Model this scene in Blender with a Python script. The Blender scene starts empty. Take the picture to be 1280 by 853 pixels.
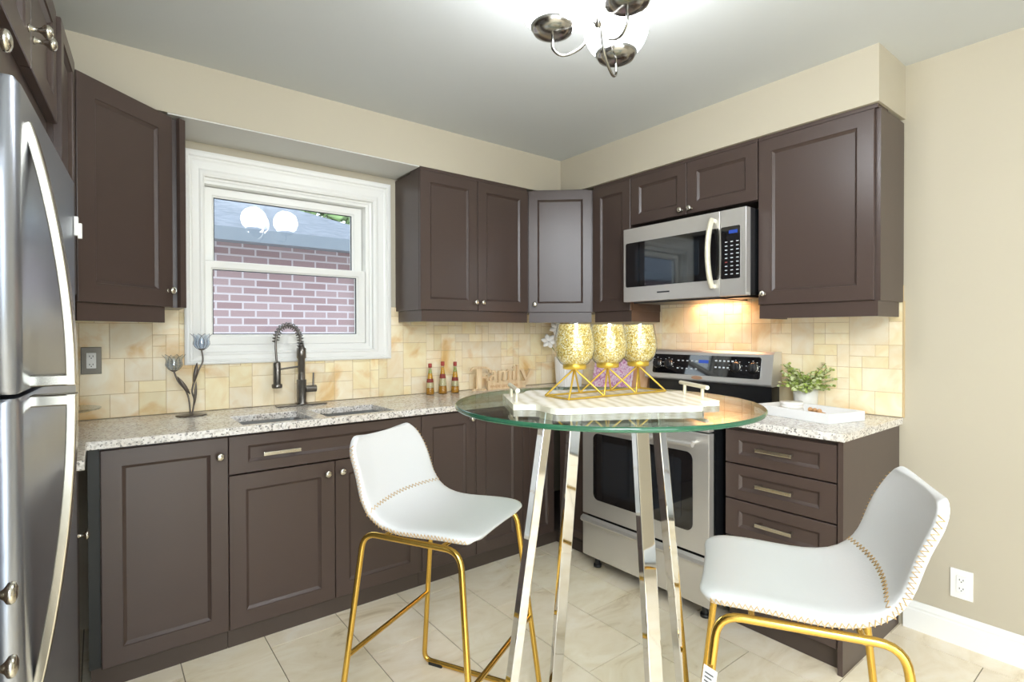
import bpy, bmesh, math, random
from math import sin, cos, pi, radians as R
from mathutils import Vector, Matrix

# ------------------------------------------------------------------ camera, world, light, exposure
sc = bpy.context.scene
COL = sc.collection
F_PX = 667.26
cam_d = bpy.data.cameras.new('camera')
cam_d.sensor_width = 36.0
cam_d.lens = F_PX / 1280 * 36
cam_d.clip_start = 0.02
cam_d.shift_y = (421.96 - 426.5) / 1280
cam = bpy.data.objects.new('camera', cam_d)
COL.objects.link(cam)
cam.location = (-2.8079, -2.9862, 1.2934)
_yaw, _pit, _rol = R(52.2064), -0.0082, 0.0021
_fw = Vector((cos(_yaw) * cos(_pit), sin(_yaw) * cos(_pit), sin(_pit)))
_rt = Vector((sin(_yaw), -cos(_yaw), 0))
_up = _rt.cross(_fw)
_r2 = _rt * cos(_rol) - _up * sin(_rol)
_u2 = _up * cos(_rol) + _rt * sin(_rol)
cam.rotation_euler = Matrix((_r2, _u2, -_fw)).transposed().to_euler()
sc.camera = cam

sc.view_settings.view_transform = 'Standard'
sc.view_settings.look = 'None'
sc.view_settings.gamma = 1.0
sc.view_settings.exposure = 0.57
sc.view_settings.use_curve_mapping = False

world = bpy.data.worlds.new('sky')
sc.world = world
world.use_nodes = True
_bg = world.node_tree.nodes['Background']
_bg.inputs[0].default_value = (0.82, 0.90, 1.0, 1)
_bg.inputs[1].default_value = 2.7
sc.cycles.max_bounces = 10
sc.cycles.diffuse_bounces = 5
sc.cycles.glossy_bounces = 5
sc.cycles.transparent_max_bounces = 16
sc.cycles.sample_clamp_indirect = 6.0


def area_light(name, loc, direction, sx, sy, power, color):
    d = bpy.data.lights.new(name, 'AREA')
    d.shape = 'RECTANGLE'
    d.size, d.size_y, d.energy, d.color = sx, sy, power, color
    o = bpy.data.objects.new(name, d)
    COL.objects.link(o)
    o.location = loc
    o.rotation_euler = Vector(direction).to_track_quat('-Z', 'Y').to_euler()
    return o


REAR_Y = -5.2
CEIL_Z = 2.461
# daylight entering by the patio door behind the camera and by the second opening of the open plan room
area_light('patio_daylight', (-2.62, REAR_Y + 0.03, 1.25), (0.12, 1, -0.30), 1.7, 2.1, 22, (0.92, 0.96, 1.0))
area_light('dining_daylight', (-3.62, -4.15, 1.35), (1, 0.15, 0), 1.5, 1.9, 9, (0.90, 0.95, 1.0))
# added overhead fill, unseen behind the camera, lifts the dim floor
area_light('overhead_fill_light', (-2.95, -3.75, CEIL_Z - 0.03), (0.25, 0.4, -1), 0.9, 1.4, 96, (0.87, 0.94, 1.0))
GLOBE_EMIT = 16.5

# ------------------------------------------------------------------ materials
MATS = {}


def lin(c):
    if isinstance(c, str):
        c = tuple(int(c[i:i + 2], 16) / 255 for i in (0, 2, 4))
    return tuple(x / 12.92 if x <= 0.04045 else ((x + 0.055) / 1.055) ** 2.4 for x in c) + (1,)


def mat(name, color, rough=0.5, metal=0.0, spec=0.5, bump=0.0, bscale=40, var=0.0, vscale=6, coat=0.0, emit=None, estr=0, trans=0.0, stretch=None):
    if name in MATS:
        return MATS[name]
    m = bpy.data.materials.new(name)
    m.use_nodes = True
    nt = m.node_tree
    b = nt.nodes['Principled BSDF']
    b.inputs['Base Color'].default_value = lin(color)
    b.inputs['Roughness'].default_value = rough
    b.inputs['Metallic'].default_value = metal
    b.inputs['Specular IOR Level'].default_value = spec
    b.inputs['Coat Weight'].default_value = coat
    b.inputs['Transmission Weight'].default_value = trans
    if emit:
        b.inputs['Emission Color'].default_value = lin(emit)
        b.inputs['Emission Strength'].default_value = estr
    tc = nt.nodes.new('ShaderNodeTexCoord')
    mp = nt.nodes.new('ShaderNodeMapping')
    nt.links.new(tc.outputs['Object'], mp.inputs[0])
    if stretch:
        mp.inputs['Scale'].default_value = stretch
    if var > 0:
        n = nt.nodes.new('ShaderNodeTexNoise')
        n.inputs['Scale'].default_value = vscale
        n.inputs['Detail'].default_value = 5
        nt.links.new(mp.outputs[0], n.inputs['Vector'])
        r = nt.nodes.new('ShaderNodeMix')
        r.data_type = 'RGBA'
        c = lin(color)
        r.inputs['A'].default_value = tuple(max(0, x * (1 - var)) for x in c[:3]) + (1,)
        r.inputs['B'].default_value = tuple(min(1, x * (1 + var)) for x in c[:3]) + (1,)
        nt.links.new(n.outputs['Fac'], r.inputs['Factor'])
        nt.links.new(r.outputs['Result'], b.inputs['Base Color'])
    if bump > 0:
        n2 = nt.nodes.new('ShaderNodeTexNoise')
        n2.inputs['Scale'].default_value = bscale
        n2.inputs['Detail'].default_value = 3
        nt.links.new(mp.outputs[0], n2.inputs['Vector'])
        bp = nt.nodes.new('ShaderNodeBump')
        bp.inputs['Strength'].default_value = bump
        bp.inputs['Distance'].default_value = 0.005
        nt.links.new(n2.outputs['Fac'], bp.inputs['Height'])
        nt.links.new(bp.outputs['Normal'], b.inputs['Normal'])
    MATS[name] = m
    return m


def thin_glass(name, tint, refl=1.0, rough=0.0, ior=1.5, base=0.0):
    m = bpy.data.materials.new(name)
    m.use_nodes = True
    nt = m.node_tree
    nt.nodes.remove(nt.nodes['Principled BSDF'])
    out = nt.nodes['Material Output']
    tr = nt.nodes.new('ShaderNodeBsdfTransparent')
    tr.inputs[0].default_value = lin(tint)
    gl = nt.nodes.new('ShaderNodeBsdfGlossy')
    gl.inputs['Roughness'].default_value = rough
    fr = nt.nodes.new('ShaderNodeFresnel')
    fr.inputs['IOR'].default_value = ior
    ma = nt.nodes.new('ShaderNodeMath')
    ma.operation = 'MULTIPLY_ADD'
    ma.inputs[1].default_value = refl
    ma.inputs[2].default_value = base
    ma.use_clamp = True
    # the same reflectance from both sides of the sheet
    geo = nt.nodes.new('ShaderNodeNewGeometry')
    io = nt.nodes.new('ShaderNodeMix')
    io.data_type = 'FLOAT'
    io.inputs['A'].default_value = ior
    io.inputs['B'].default_value = 1.0 / ior
    nt.links.new(geo.outputs['Backfacing'], io.inputs['Factor'])
    nt.links.new(io.outputs['Result'], fr.inputs['IOR'])
    nt.links.new(fr.outputs[0], ma.inputs[0])
    mx = nt.nodes.new('ShaderNodeMixShader')
    nt.links.new(ma.outputs[0], mx.inputs[0])
    nt.links.new(tr.outputs[0], mx.inputs[1])
    nt.links.new(gl.outputs[0], mx.inputs[2])
    nt.links.new(mx.outputs[0], out.inputs['Surface'])
    MATS[name] = m
    return m


def ramp(nt, stops):
    r = nt.nodes.new('ShaderNodeValToRGB')
    els = r.color_ramp.elements
    while len(els) < len(stops):
        els.new(0.5)
    for e, (p, c) in zip(els, stops):
        e.position = p
        e.color = lin(c)
    return r


def node_mat(name, rough=0.5, spec=0.5):
    m = bpy.data.materials.new(name)
    m.use_nodes = True
    nt = m.node_tree
    b = nt.nodes['Principled BSDF']
    b.inputs['Roughness'].default_value = rough
    b.inputs['Specular IOR Level'].default_value = spec
    tc = nt.nodes.new('ShaderNodeTexCoord')
    MATS[name] = m
    return m, nt, b, tc


def mixc(nt, fac, a, b, blend='MIX'):
    x = nt.nodes.new('ShaderNodeMix')
    x.data_type = 'RGBA'
    x.blend_type = blend
    for sock, v in (('Factor', fac), ('A', a), ('B', b)):
        if hasattr(v, 'links') or isinstance(v, bpy.types.NodeSocket):
            nt.links.new(v, x.inputs[sock])
        elif sock == 'Factor':
            x.inputs[sock].default_value = v
        else:
            x.inputs[sock].default_value = lin(v)
    return x.outputs['Result']


def granite():
    m, nt, b, tc = node_mat('granite', 0.16, 0.5)
    v = nt.nodes.new('ShaderNodeTexVoronoi'); v.inputs['Scale'].default_value = 190
    n1 = nt.nodes.new('ShaderNodeTexNoise'); n1.inputs['Scale'].default_value = 75; n1.inputs['Detail'].default_value = 4
    n2 = nt.nodes.new('ShaderNodeTexNoise'); n2.inputs['Scale'].default_value = 7; n2.inputs['Detail'].default_value = 3
    for n in (v, n1, n2):
        nt.links.new(tc.outputs['Object'], n.inputs['Vector'])
    r1 = ramp(nt, [(0.0, '9a948e'), (0.36, 'cbc5bd'), (0.5, 'e9e5df'), (1.0, 'fbf9f5')])
    nt.links.new(n1.outputs['Fac'], r1.inputs[0])
    sep = nt.nodes.new('ShaderNodeSeparateColor')
    nt.links.new(v.outputs['Color'], sep.inputs[0])
    r2 = ramp(nt, [(0.0, '3f3c3e'), (0.10, '57534f'), (0.16, 'ffffff'), (1.0, 'ffffff')])
    nt.links.new(sep.outputs[0], r2.inputs[0])
    r3 = ramp(nt, [(0.3, 'e9dfd0'), (0.7, 'fafafc')])
    nt.links.new(n2.outputs['Fac'], r3.inputs[0])
    c = mixc(nt, 0.68, r1.outputs[0], r2.outputs[0], 'MULTIPLY')
    c = mixc(nt, 0.6, c, r3.outputs[0], 'MULTIPLY')
    nt.links.new(c, b.inputs['Base Color'])


def stone_tile(name, tint_a, tint_b, rough=0.42):
    # every tile carries its own tone in the 'tile' colour attribute; veins and pits come from noise
    m, nt, b, tc = node_mat(name, rough, 0.4)
    at = nt.nodes.new('ShaderNodeAttribute'); at.attribute_name = 'tile'
    n1 = nt.nodes.new('ShaderNodeTexNoise'); n1.inputs['Scale'].default_value = 9; n1.inputs['Detail'].default_value = 6; n1.inputs['Distortion'].default_value = 1.2
    nt.links.new(tc.outputs['Object'], n1.inputs['Vector'])
    r1 = ramp(nt, [(0.25, tint_a), (0.75, tint_b)])
    nt.links.new(n1.outputs['Fac'], r1.inputs[0])
    c = mixc(nt, 1.0, r1.outputs[0], at.outputs['Color'], 'MULTIPLY')
    n3 = nt.nodes.new('ShaderNodeTexNoise'); n3.inputs['Scale'].default_value = 4.2; n3.inputs['Detail'].default_value = 7; n3.inputs['Distortion'].default_value = 0.8
    nt.links.new(tc.outputs['Object'], n3.inputs['Vector'])
    r3 = ramp(nt, [(0.54, 'ffffff'), (0.66, 'e9c88e'), (0.76, 'd2a460')])
    nt.links.new(n3.outputs['Fac'], r3.inputs[0])
    c = mixc(nt, 0.75, c, r3.outputs[0], 'MULTIPLY')
    nt.links.new(c, b.inputs['Base Color'])
    n2 = nt.nodes.new('ShaderNodeTexNoise'); n2.inputs['Scale'].default_value = 60
    nt.links.new(tc.outputs['Object'], n2.inputs['Vector'])
    bp = nt.nodes.new('ShaderNodeBump'); bp.inputs['Strength'].default_value = 0.15; bp.inputs['Distance'].default_value = 0.003
    nt.links.new(n2.outputs['Fac'], bp.inputs['Height'])
    nt.links.new(bp.outputs['Normal'], b.inputs['Normal'])


def floor_stone():
    m, nt, b, tc = node_mat('floor_stone', 0.34, 0.45)
    at = nt.nodes.new('ShaderNodeAttribute'); at.attribute_name = 'tile'
    mp = nt.nodes.new('ShaderNodeMapping')
    mp.inputs['Rotation'].default_value = (0, 0, R(35)); mp.inputs['Scale'].default_value = (1.0, 2.2, 1)
    nt.links.new(tc.outputs['Object'], mp.inputs[0])
    n1 = nt.nodes.new('ShaderNodeTexNoise'); n1.inputs['Scale'].default_value = 3.5; n1.inputs['Detail'].default_value = 8; n1.inputs['Roughness'].default_value = 0.62; n1.inputs['Distortion'].default_value = 1.0
    nt.links.new(mp.outputs[0], n1.inputs['Vector'])
    r1 = ramp(nt, [(0.28, 'd3c09b'), (0.42, 'f2e4c8'), (0.6, 'fbf0da'), (0.8, 'fdf6e6')])
    nt.links.new(n1.outputs['Fac'], r1.inputs[0])
    c = mixc(nt, 1.0, r1.outputs[0], at.outputs['Color'], 'MULTIPLY')
    nt.links.new(c, b.inputs['Base Color'])
    bp = nt.nodes.new('ShaderNodeBump'); bp.inputs['Strength'].default_value = 0.08; bp.inputs['Distance'].default_value = 0.01
    nt.links.new(n1.outputs['Fac'], bp.inputs['Height'])
    nt.links.new(bp.outputs['Normal'], b.inputs['Normal'])


def brick_mat():
    m, nt, b, tc = node_mat('outside_brick', 0.9, 0.1)
    mp = nt.nodes.new('ShaderNodeMapping'); mp.inputs['Rotation'].default_value = (R(-90), 0, 0)
    nt.links.new(tc.outputs['Object'], mp.inputs[0])
    br = nt.nodes.new('ShaderNodeTexBrick')
    br.inputs['Color1'].default_value = lin('957c80'); br.inputs['Color2'].default_value = lin('a58f93'); br.inputs['Mortar'].default_value = lin('c3bac0')
    br.inputs['Scale'].default_value = 1.0; br.inputs['Mortar Size'].default_value = 0.009; br.inputs['Mortar Smooth'].default_value = 0.1
    br.inputs['Brick Width'].default_value = 0.235; br.inputs['Row Height'].default_value = 0.076
    nt.links.new(mp.outputs[0], br.inputs['Vector'])
    nt.links.new(br.outputs['Color'], b.inputs['Base Color'])


def shingle_mat():
    m, nt, b, tc = node_mat('roof_shingle', 0.95, 0.1)
    mp = nt.nodes.new('ShaderNodeMapping'); mp.inputs['Scale'].default_value = (2, 7, 7)
    nt.links.new(tc.outputs['Object'], mp.inputs[0])
    n = nt.nodes.new('ShaderNodeTexNoise'); n.inputs['Scale'].default_value = 5; n.inputs['Detail'].default_value = 6
    nt.links.new(mp.outputs[0], n.inputs['Vector'])
    r = ramp(nt, [(0.3, '646973'), (0.7, '858a95')])
    nt.links.new(n.outputs['Fac'], r.inputs[0]); nt.links.new(r.outputs[0], b.inputs['Base Color'])


def glitter_gold():
    m, nt, b, tc = node_mat('gold_glitter', 0.3, 0.5)
    v = nt.nodes.new('ShaderNodeTexVoronoi'); v.inputs['Scale'].default_value = 330
    nt.links.new(tc.outputs['Object'], v.inputs['Vector'])
    sep = nt.nodes.new('ShaderNodeSeparateColor'); nt.links.new(v.outputs['Color'], sep.inputs[0])
    r = ramp(nt, [(0.0, '98782a'), (0.22, 'd3ae48'), (0.55, 'e8cd78'), (0.82, 'f5e7b4'), (1.0, 'fffdf0')])
    nt.links.new(sep.outputs[0], r.inputs[0]); nt.links.new(r.outputs[0], b.inputs['Base Color'])
    b.inputs['Metallic'].default_value = 0.15
    bp = nt.nodes.new('ShaderNodeBump'); bp.inputs['Strength'].default_value = 0.9; bp.inputs['Distance'].default_value = 0.002
    nt.links.new(sep.outputs[1], bp.inputs['Height']); nt.links.new(bp.outputs['Normal'], b.inputs['Normal'])


def steel(name, color, rough, axis, metal):
    m, nt, b, tc = node_mat(name, rough, 0.5)
    b.inputs['Base Color'].default_value = lin(color); b.inputs['Metallic'].default_value = metal
    mp = nt.nodes.new('ShaderNodeMapping'); s = [900, 900, 900]; s[axis] = 6; mp.inputs['Scale'].default_value = s
    nt.links.new(tc.outputs['Object'], mp.inputs[0])
    n = nt.nodes.new('ShaderNodeTexNoise'); n.inputs['Scale'].default_value = 1.0; n.inputs['Detail'].default_value = 2
    nt.links.new(mp.outputs[0], n.inputs['Vector'])
    mr = nt.nodes.new('ShaderNodeMapRange'); mr.inputs['To Min'].default_value = rough - 0.025; mr.inputs['To Max'].default_value = rough + 0.03
    nt.links.new(n.outputs['Fac'], mr.inputs['Value']); nt.links.new(mr.outputs[0], b.inputs['Roughness'])


def marble_tray():
    m, nt, b, tc = node_mat('tray_shell', 0.25, 0.5)
    w = nt.nodes.new('ShaderNodeTexWave'); w.inputs['Scale'].default_value = 9; w.inputs['Distortion'].default_value = 5; w.inputs['Detail'].default_value = 3
    nt.links.new(tc.outputs['Object'], w.inputs['Vector'])
    r = ramp(nt, [(0.0, 'd6cdb8'), (0.45, 'e6dfce'), (1.0, 'efeadf')])
    nt.links.new(w.outputs['Fac'], r.inputs[0]); nt.links.new(r.outputs[0], b.inputs['Base Color'])


def book_cover():
    m, nt, b, tc = node_mat('pink_cover', 0.35, 0.5)
    v = nt.nodes.new('ShaderNodeTexNoise'); v.inputs['Scale'].default_value = 22; v.inputs['Distortion'].default_value = 2.5; v.inputs['Detail'].default_value = 3
    nt.links.new(tc.outputs['Object'], v.inputs['Vector'])
    r = ramp(nt, [(0.25, '8c5a8e'), (0.42, 'd58fb8'), (0.55, 'f2e2ea'), (0.7, 'c583b4'), (0.85, 'b5485c')])
    nt.links.new(v.outputs['Fac'], r.inputs[0]); nt.links.new(r.outputs[0], b.inputs['Base Color'])


def wood_mat(name, a, bcol, rough=0.45):
    m, nt, b, tc = node_mat(name, rough, 0.4)
    mp = nt.nodes.new('ShaderNodeMapping'); mp.inputs['Scale'].default_value = (12, 12, 1.5)
    nt.links.new(tc.outputs['Object'], mp.inputs[0])
    n = nt.nodes.new('ShaderNodeTexNoise'); n.inputs['Scale'].default_value = 4; n.inputs['Detail'].default_value = 5
    nt.links.new(mp.outputs[0], n.inputs['Vector'])
    r = ramp(nt, [(0.3, a), (0.7, bcol)])
    nt.links.new(n.outputs['Fac'], r.inputs[0]); nt.links.new(r.outputs[0], b.inputs['Base Color'])


granite(); stone_tile('travertine', 'f5dfb6', 'fff5de'); floor_stone(); brick_mat(); shingle_mat(); glitter_gold(); marble_tray(); book_cover()
wood_mat('pale_wood', 'e3c294', 'f3ddb6'); wood_mat('board_wood', 'd9a877', 'e9c39a')
steel('steel_h', 'd8d5d0', 0.34, 1, 0.72); steel('steel_v', 'a6aab3', 0.30, 2, 0.9)
mat('cabinet', '4b3d37', 0.33, spec=0.5, var=0.06, vscale=3, bump=0.03, bscale=25)
mat('cabinet_inside', '3a302b', 0.7)
mat('kick_brown', '4a3e36', 0.5)
mat('filler_shaded', '2c2d2a', 0.5)  # unlit corner filler: its shade is put into a darker colour
mat('wall_paint', 'beb5a1', 0.75, spec=0.25, bump=0.04, bscale=90, var=0.02, vscale=2)
mat('ceiling_paint', 'd0d3d3', 0.9, spec=0.1, bump=0.04, bscale=60)
mat('soffit_under', 'd6d4ce', 0.85, spec=0.15)
mat('white_trim', 'f0efea', 0.35, spec=0.5)
mat('white_vinyl', 'eeede8', 0.3, spec=0.5)
mat('gasket', '33363a', 0.6)
mat('grout_floor', '8d806a', 0.9)
mat('grout_wall', 'cdb48a', 0.9)
mat('nickel', 'd2cdc0', 0.22, metal=1.0)
mat('chrome', 'dcdcdc', 0.05, metal=1.0)
mat('gold_metal', 'd9b35a', 0.2, metal=1.0)
mat('gold_rod', 'd8b64e', 0.32, metal=0.8)
mat('white_leather', 'd0cfcd', 0.45, spec=0.35, bump=0.08, bscale=160)
mat('gold_thread', 'c8a46a', 0.6)
mat('black_plastic', '1b1b1d', 0.35)
mat('black_rubber', '23231f', 0.7)
mat('black_glass', '0c0d10', 0.04, spec=0.9, coat=0.6)
mat('oven_glass', '1a2026', 0.04, spec=0.9, coat=0.8)
mat('dark_enamel', '17181a', 0.25)
mat('dark_steel', '4c4d4f', 0.35, metal=0.8)
mat('fridge_side', '2c2d30', 0.45, spec=0.4)
mat('gunmetal', '807b75', 0.3, metal=0.9)
mat('sink_steel', 'c2c2c0', 0.3, metal=0.85)
mat('white_plastic', 'f2f1ec', 0.35)
mat('cream_handle', 'e2dcc6', 0.3, metal=0.3)
mat('display_blue', '15265a', 0.3, emit='4a78ff', estr=0.25)
mat('panel_print', 'd9dcdf', 0.5)
mat('panel_red', 'a03a3a', 0.5)
mat('badge', 'c79a7a', 0.3, metal=0.7)
mat('iron_brown', '736a62', 0.4, metal=0.7)
mat('plate_metal', '6c675e', 0.45, metal=0.9)
mat('red_cap', 'b0483f', 0.5)
mat('red_label', '8e3a30', 0.6)
mat('oil_amber', 'e6ad22', 0.15, spec=0.5)
mat('beans', 'c98f2c', 0.6, var=0.4, vscale=120)
mat('garlic', 'd9d2b4', 0.5, var=0.15, vscale=60)
mat('white_ceramic', 'f3f1ec', 0.3)
mat('pot_white', 'e9e6df', 0.45)
mat('leaf_green', 'a3b45a', 0.55, var=0.25, vscale=40)
mat('leaf_pale', 'd0d6a2', 0.55, var=0.2, vscale=40)
mat('stem_green', '77863f', 0.6)
mat('petal', 'fdfaf2', 0.5)
mat('tan_bead', 'c99a6a', 0.55)
mat('white_board', 'f1f0ee', 0.5)
mat('gutter', '6f7884', 0.5)
mat('downspout', 'e6eaf0', 0.5)
mat('concrete', 'b5b2ac', 0.9, var=0.1, vscale=3)
mat('tree_leaf', '7f9a62', 0.7, var=0.4, vscale=3)
mat('tree_bark', '6b5a48', 0.9)
mat('globe_glass', 'ffffff', 0.3, emit='f6faff', estr=GLOBE_EMIT)
mat('chand_metal', 'a8a6a2', 0.2, metal=1.0)
mat('label_paper', 'e6e6e4', 0.6)
mat('print_dark', '5a5a5c', 0.6)
mat('mw_lamp', 'ffe0b0', 0.4, emit='ffb060', estr=2)
thin_glass('window_glass', 'f4f7f6', 1.0)
thin_glass('table_glass', 'e9f2ec', 1.0)
thin_glass('clear_glass', 'f2f4f2', 1.1, base=0.04)
thin_glass('bottle_glass', 'f0efe0', 1.0, base=0.03)
thin_glass('blue_glass', 'e4ecf6', 1.2, base=0.07)
mat('glass_edge', '2f6a4e', 0.08, spec=0.7, trans=0.35)


# ------------------------------------------------------------------ mesh builder
class MB:
    def __init__(self):
        self.v, self.f, self.m, self.s = [], [], [], []
        self.mats = []

    def mi(self, name):
        if name not in self.mats:
            self.mats.append(name)
        return self.mats.index(name)

    def add(self, vs, fs, m, smooth=False):
        o = len(self.v)
        k = self.mi(m)
        self.v += [tuple(p) for p in vs]
        for f in fs:
            self.f.append(tuple(i + o for i in f)); self.m.append(k); self.s.append(smooth)
        return self

    def box(self, x0, x1, y0, y1, z0, z1, m, bev=0.0, M=None):
        x0, x1 = min(x0, x1), max(x0, x1); y0, y1 = min(y0, y1), max(y0, y1); z0, z1 = min(z0, z1), max(z0, z1)
        if bev <= 0:
            vs = [(x, y, z) for z in (z0, z1) for y in (y0, y1) for x in (x0, x1)]
            fs = [(0, 2, 3, 1), (4, 5, 7, 6), (0, 1, 5, 4), (2, 6, 7, 3), (0, 4, 6, 2), (1, 3, 7, 5)]
        else:
            bm = bmesh.new()
            bmesh.ops.create_cube(bm, size=1, matrix=Matrix.Translation(((x0 + x1) / 2, (y0 + y1) / 2, (z0 + z1) / 2)) @ Matrix.Diagonal((x1 - x0, y1 - y0, z1 - z0, 1)))
            bmesh.ops.bevel(bm, geom=bm.edges[:] + bm.verts[:], offset=bev, segments=2, affect='EDGES', profile=0.6)
            bm.verts.index_update()
            vs = [p.co[:] for p in bm.verts]; fs = [tuple(q.index for q in f.verts) for f in bm.faces]
            bm.free()
        if M is not None:
            vs = [(M @ Vector(p))[:] for p in vs]
        return self.add(vs, fs, m)

    def tube(self, pts, r, m, n=10, closed=False, caps=True, rs=None, flat=1.0):
        pts = [Vector(p) for p in pts]
        N = len(pts)
        vs, fs = [], []
        prev = None
        for i, p in enumerate(pts):
            a = pts[(i - 1) % N] if (closed or i > 0) else p
            b = pts[(i + 1) % N] if (closed or i < N - 1) else p
            t = (b - a).normalized()
            if prev is None:
                h = Vector((0, 0, 1)) if abs(t.z) < 0.9 else Vector((1, 0, 0))
                nx = t.cross(h).normalized()
            else:
                nx = (prev - t * prev.dot(t)).normalized()
            prev = nx
            ny = t.cross(nx)
            rr = rs[i] if rs else r
            for k in range(n):
                a_ = 2 * pi * k / n
                vs.append(p + nx * rr * cos(a_) + ny * rr * flat * sin(a_))
        for i in range(N if closed else N - 1):
            j = (i + 1) % N
            for k in range(n):
                l = (k + 1) % n
                fs.append((i * n + k, i * n + l, j * n + l, j * n + k))
        self.add(vs, fs, m, True)
        if caps and not closed:
            self.add([vs[k] for k in range(n)], [tuple(range(n))[::-1]], m)
            self.add([vs[(N - 1) * n + k] for k in range(n)], [tuple(range(n))], m)
        return self

    def cyl(self, a, b, r, m, n=20, r2=None):
        return self.tube([a, b], r, m, n, rs=[r, r if r2 is None else r2])

    def lathe(self, prof, m, n=32, o=(0, 0, 0), M=None, smooth=True):
        vs, fs = [], []
        for (r, z) in prof:
            for k in range(n):
                a = 2 * pi * k / n
                vs.append(Vector((r * cos(a), r * sin(a), z)))
        for i in range(len(prof) - 1):
            for k in range(n):
                l = (k + 1) % n
                fs.append((i * n + k, i * n + l, (i + 1) * n + l, (i + 1) * n + k))
        T = Matrix.Translation(o) @ (M if M is not None else Matrix())
        return self.add([(T @ p)[:] for p in vs], fs, m, smooth)

    def prism(self, poly, z0, z1, m, M=None, smooth=False, m_side=None):
        n = len(poly)
        vs = [Vector((x, y, z0)) for x, y in poly] + [Vector((x, y, z1)) for x, y in poly]
        if M is not None:
            vs = [M @ p for p in vs]
        self.add(vs, [tuple(range(n))[::-1], tuple(range(n, 2 * n))], m)
        self.add(vs, [(i, (i + 1) % n, n + (i + 1) % n, n + i) for i in range(n)], m_side or m, smooth)
        return self

    def cells(self, xs, ys, z0, z1, m, keep):
        # slab on a grid of cells; cells not kept are holes
        vs, fs, idx = [], [], {}

        def vid(i, j, t):
            if (i, j, t) not in idx:
                idx[(i, j, t)] = len(vs); vs.append((xs[i], ys[j], z1 if t else z0))
            return idx[(i, j, t)]
        nx, ny = len(xs) - 1, len(ys) - 1
        K = lambda i, j: 0 <= i < nx and 0 <= j < ny and keep((xs[i] + xs[i + 1]) / 2, (ys[j] + ys[j + 1]) / 2)
        for i in range(nx):
            for j in range(ny):
                if not K(i, j):
                    continue
                fs.append((vid(i, j, 1), vid(i + 1, j, 1), vid(i + 1, j + 1, 1), vid(i, j + 1, 1)))
                fs.append((vid(i, j, 0), vid(i, j + 1, 0), vid(i + 1, j + 1, 0), vid(i + 1, j, 0)))
                if not K(i - 1, j): fs.append((vid(i, j, 0), vid(i, j, 1), vid(i, j + 1, 1), vid(i, j + 1, 0)))
                if not K(i + 1, j): fs.append((vid(i + 1, j, 0), vid(i + 1, j + 1, 0), vid(i + 1, j + 1, 1), vid(i + 1, j, 1)))
                if not K(i, j - 1): fs.append((vid(i, j, 0), vid(i + 1, j, 0), vid(i + 1, j, 1), vid(i, j, 1)))
                if not K(i, j + 1): fs.append((vid(i, j + 1, 0), vid(i, j + 1, 1), vid(i + 1, j + 1, 1), vid(i + 1, j + 1, 0)))
        return self.add(vs, fs, m)

    def xform(self, M):
        self.v = [(M @ Vector(p))[:] for p in self.v]
        return self

    def build(self, name, parent=None, loc=None, rz=0.0, bevel=0.0, subsurf=0, solid=0.0):
        me = bpy.data.meshes.new(name)
        me.from_pydata(self.v, [], self.f)
        for n in self.mats:
            me.materials.append(MATS[n])
        me.polygons.foreach_set('material_index', self.m)
        me.polygons.foreach_set('use_smooth', self.s)
        me.update()
        bm = bmesh.new(); bm.from_mesh(me)
        bmesh.ops.recalc_face_normals(bm, faces=bm.faces)
        bm.to_mesh(me); bm.free()
        o = bpy.data.objects.new(name, me)
        COL.objects.link(o)
        if parent is not None:
            o.parent = parent
        if loc is not None:
            o.location = loc
        o.rotation_euler = (0, 0, rz)
        if solid:
            md = o.modifiers.new('solid', 'SOLIDIFY'); md.thickness = solid; md.offset = 0
        if bevel:
            md = o.modifiers.new('bevel', 'BEVEL'); md.width = bevel; md.segments = 2; md.limit_method = 'ANGLE'; md.angle_limit = R(40)
        if subsurf:
            md = o.modifiers.new('sub', 'SUBSURF'); md.levels = subsurf; md.render_levels = subsurf
        return o


def tag(o, label, cat, group=None, kind=None):
    if label: o['label'] = label
    if cat: o['category'] = cat
    if group: o['group'] = group
    if kind: o['kind'] = kind
    return o


def thing(name, label, cat, loc=(0, 0, 0), rz=0.0, group=None):
    o = bpy.data.objects.new(name, None)
    o.empty_display_size = 0.05
    COL.objects.link(o)
    o.location = loc
    o.rotation_euler = (0, 0, rz)
    return tag(o, label, cat, group)


def struct(o, label=None):
    o['kind'] = 'structure'
    if label: o['label'] = label
    return o


def copy_tree(root, loc, rz=None):
    r = root.copy(); COL.objects.link(r); r.location = loc
    if rz is not None: r.rotation_euler = (0, 0, rz)
    for ch in list(root.children):
        c = ch.copy(); COL.objects.link(c); c.parent = r
        for g in list(ch.children):
            d = g.copy(); COL.objects.link(d); d.parent = c
    return r


def arc(cx, cz, r, a0, a1, n):
    return [(cx + r * cos(a0 + (a1 - a0) * i / n), cz + r * sin(a0 + (a1 - a0) * i / n)) for i in range(n + 1)]


def fillet(pts, r, n=6):
    out = []
    pts = [Vector(p) for p in pts]
    for i, p in enumerate(pts):
        if i in (0, len(pts) - 1):
            out.append(p); continue
        a, b = (pts[i - 1] - p), (pts[i + 1] - p)
        t = min(r, a.length * 0.49, b.length * 0.49)
        pa, pb = p + a.normalized() * t, p + b.normalized() * t
        for k in range(n + 1):
            u = k / n
            out.append((1 - u) ** 2 * pa + 2 * u * (1 - u) * p + u * u * pb)
    return out


# ------------------------------------------------------------------ room shell
CEIL = 2.461
XL = -3.62
WZ = CEIL
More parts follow.
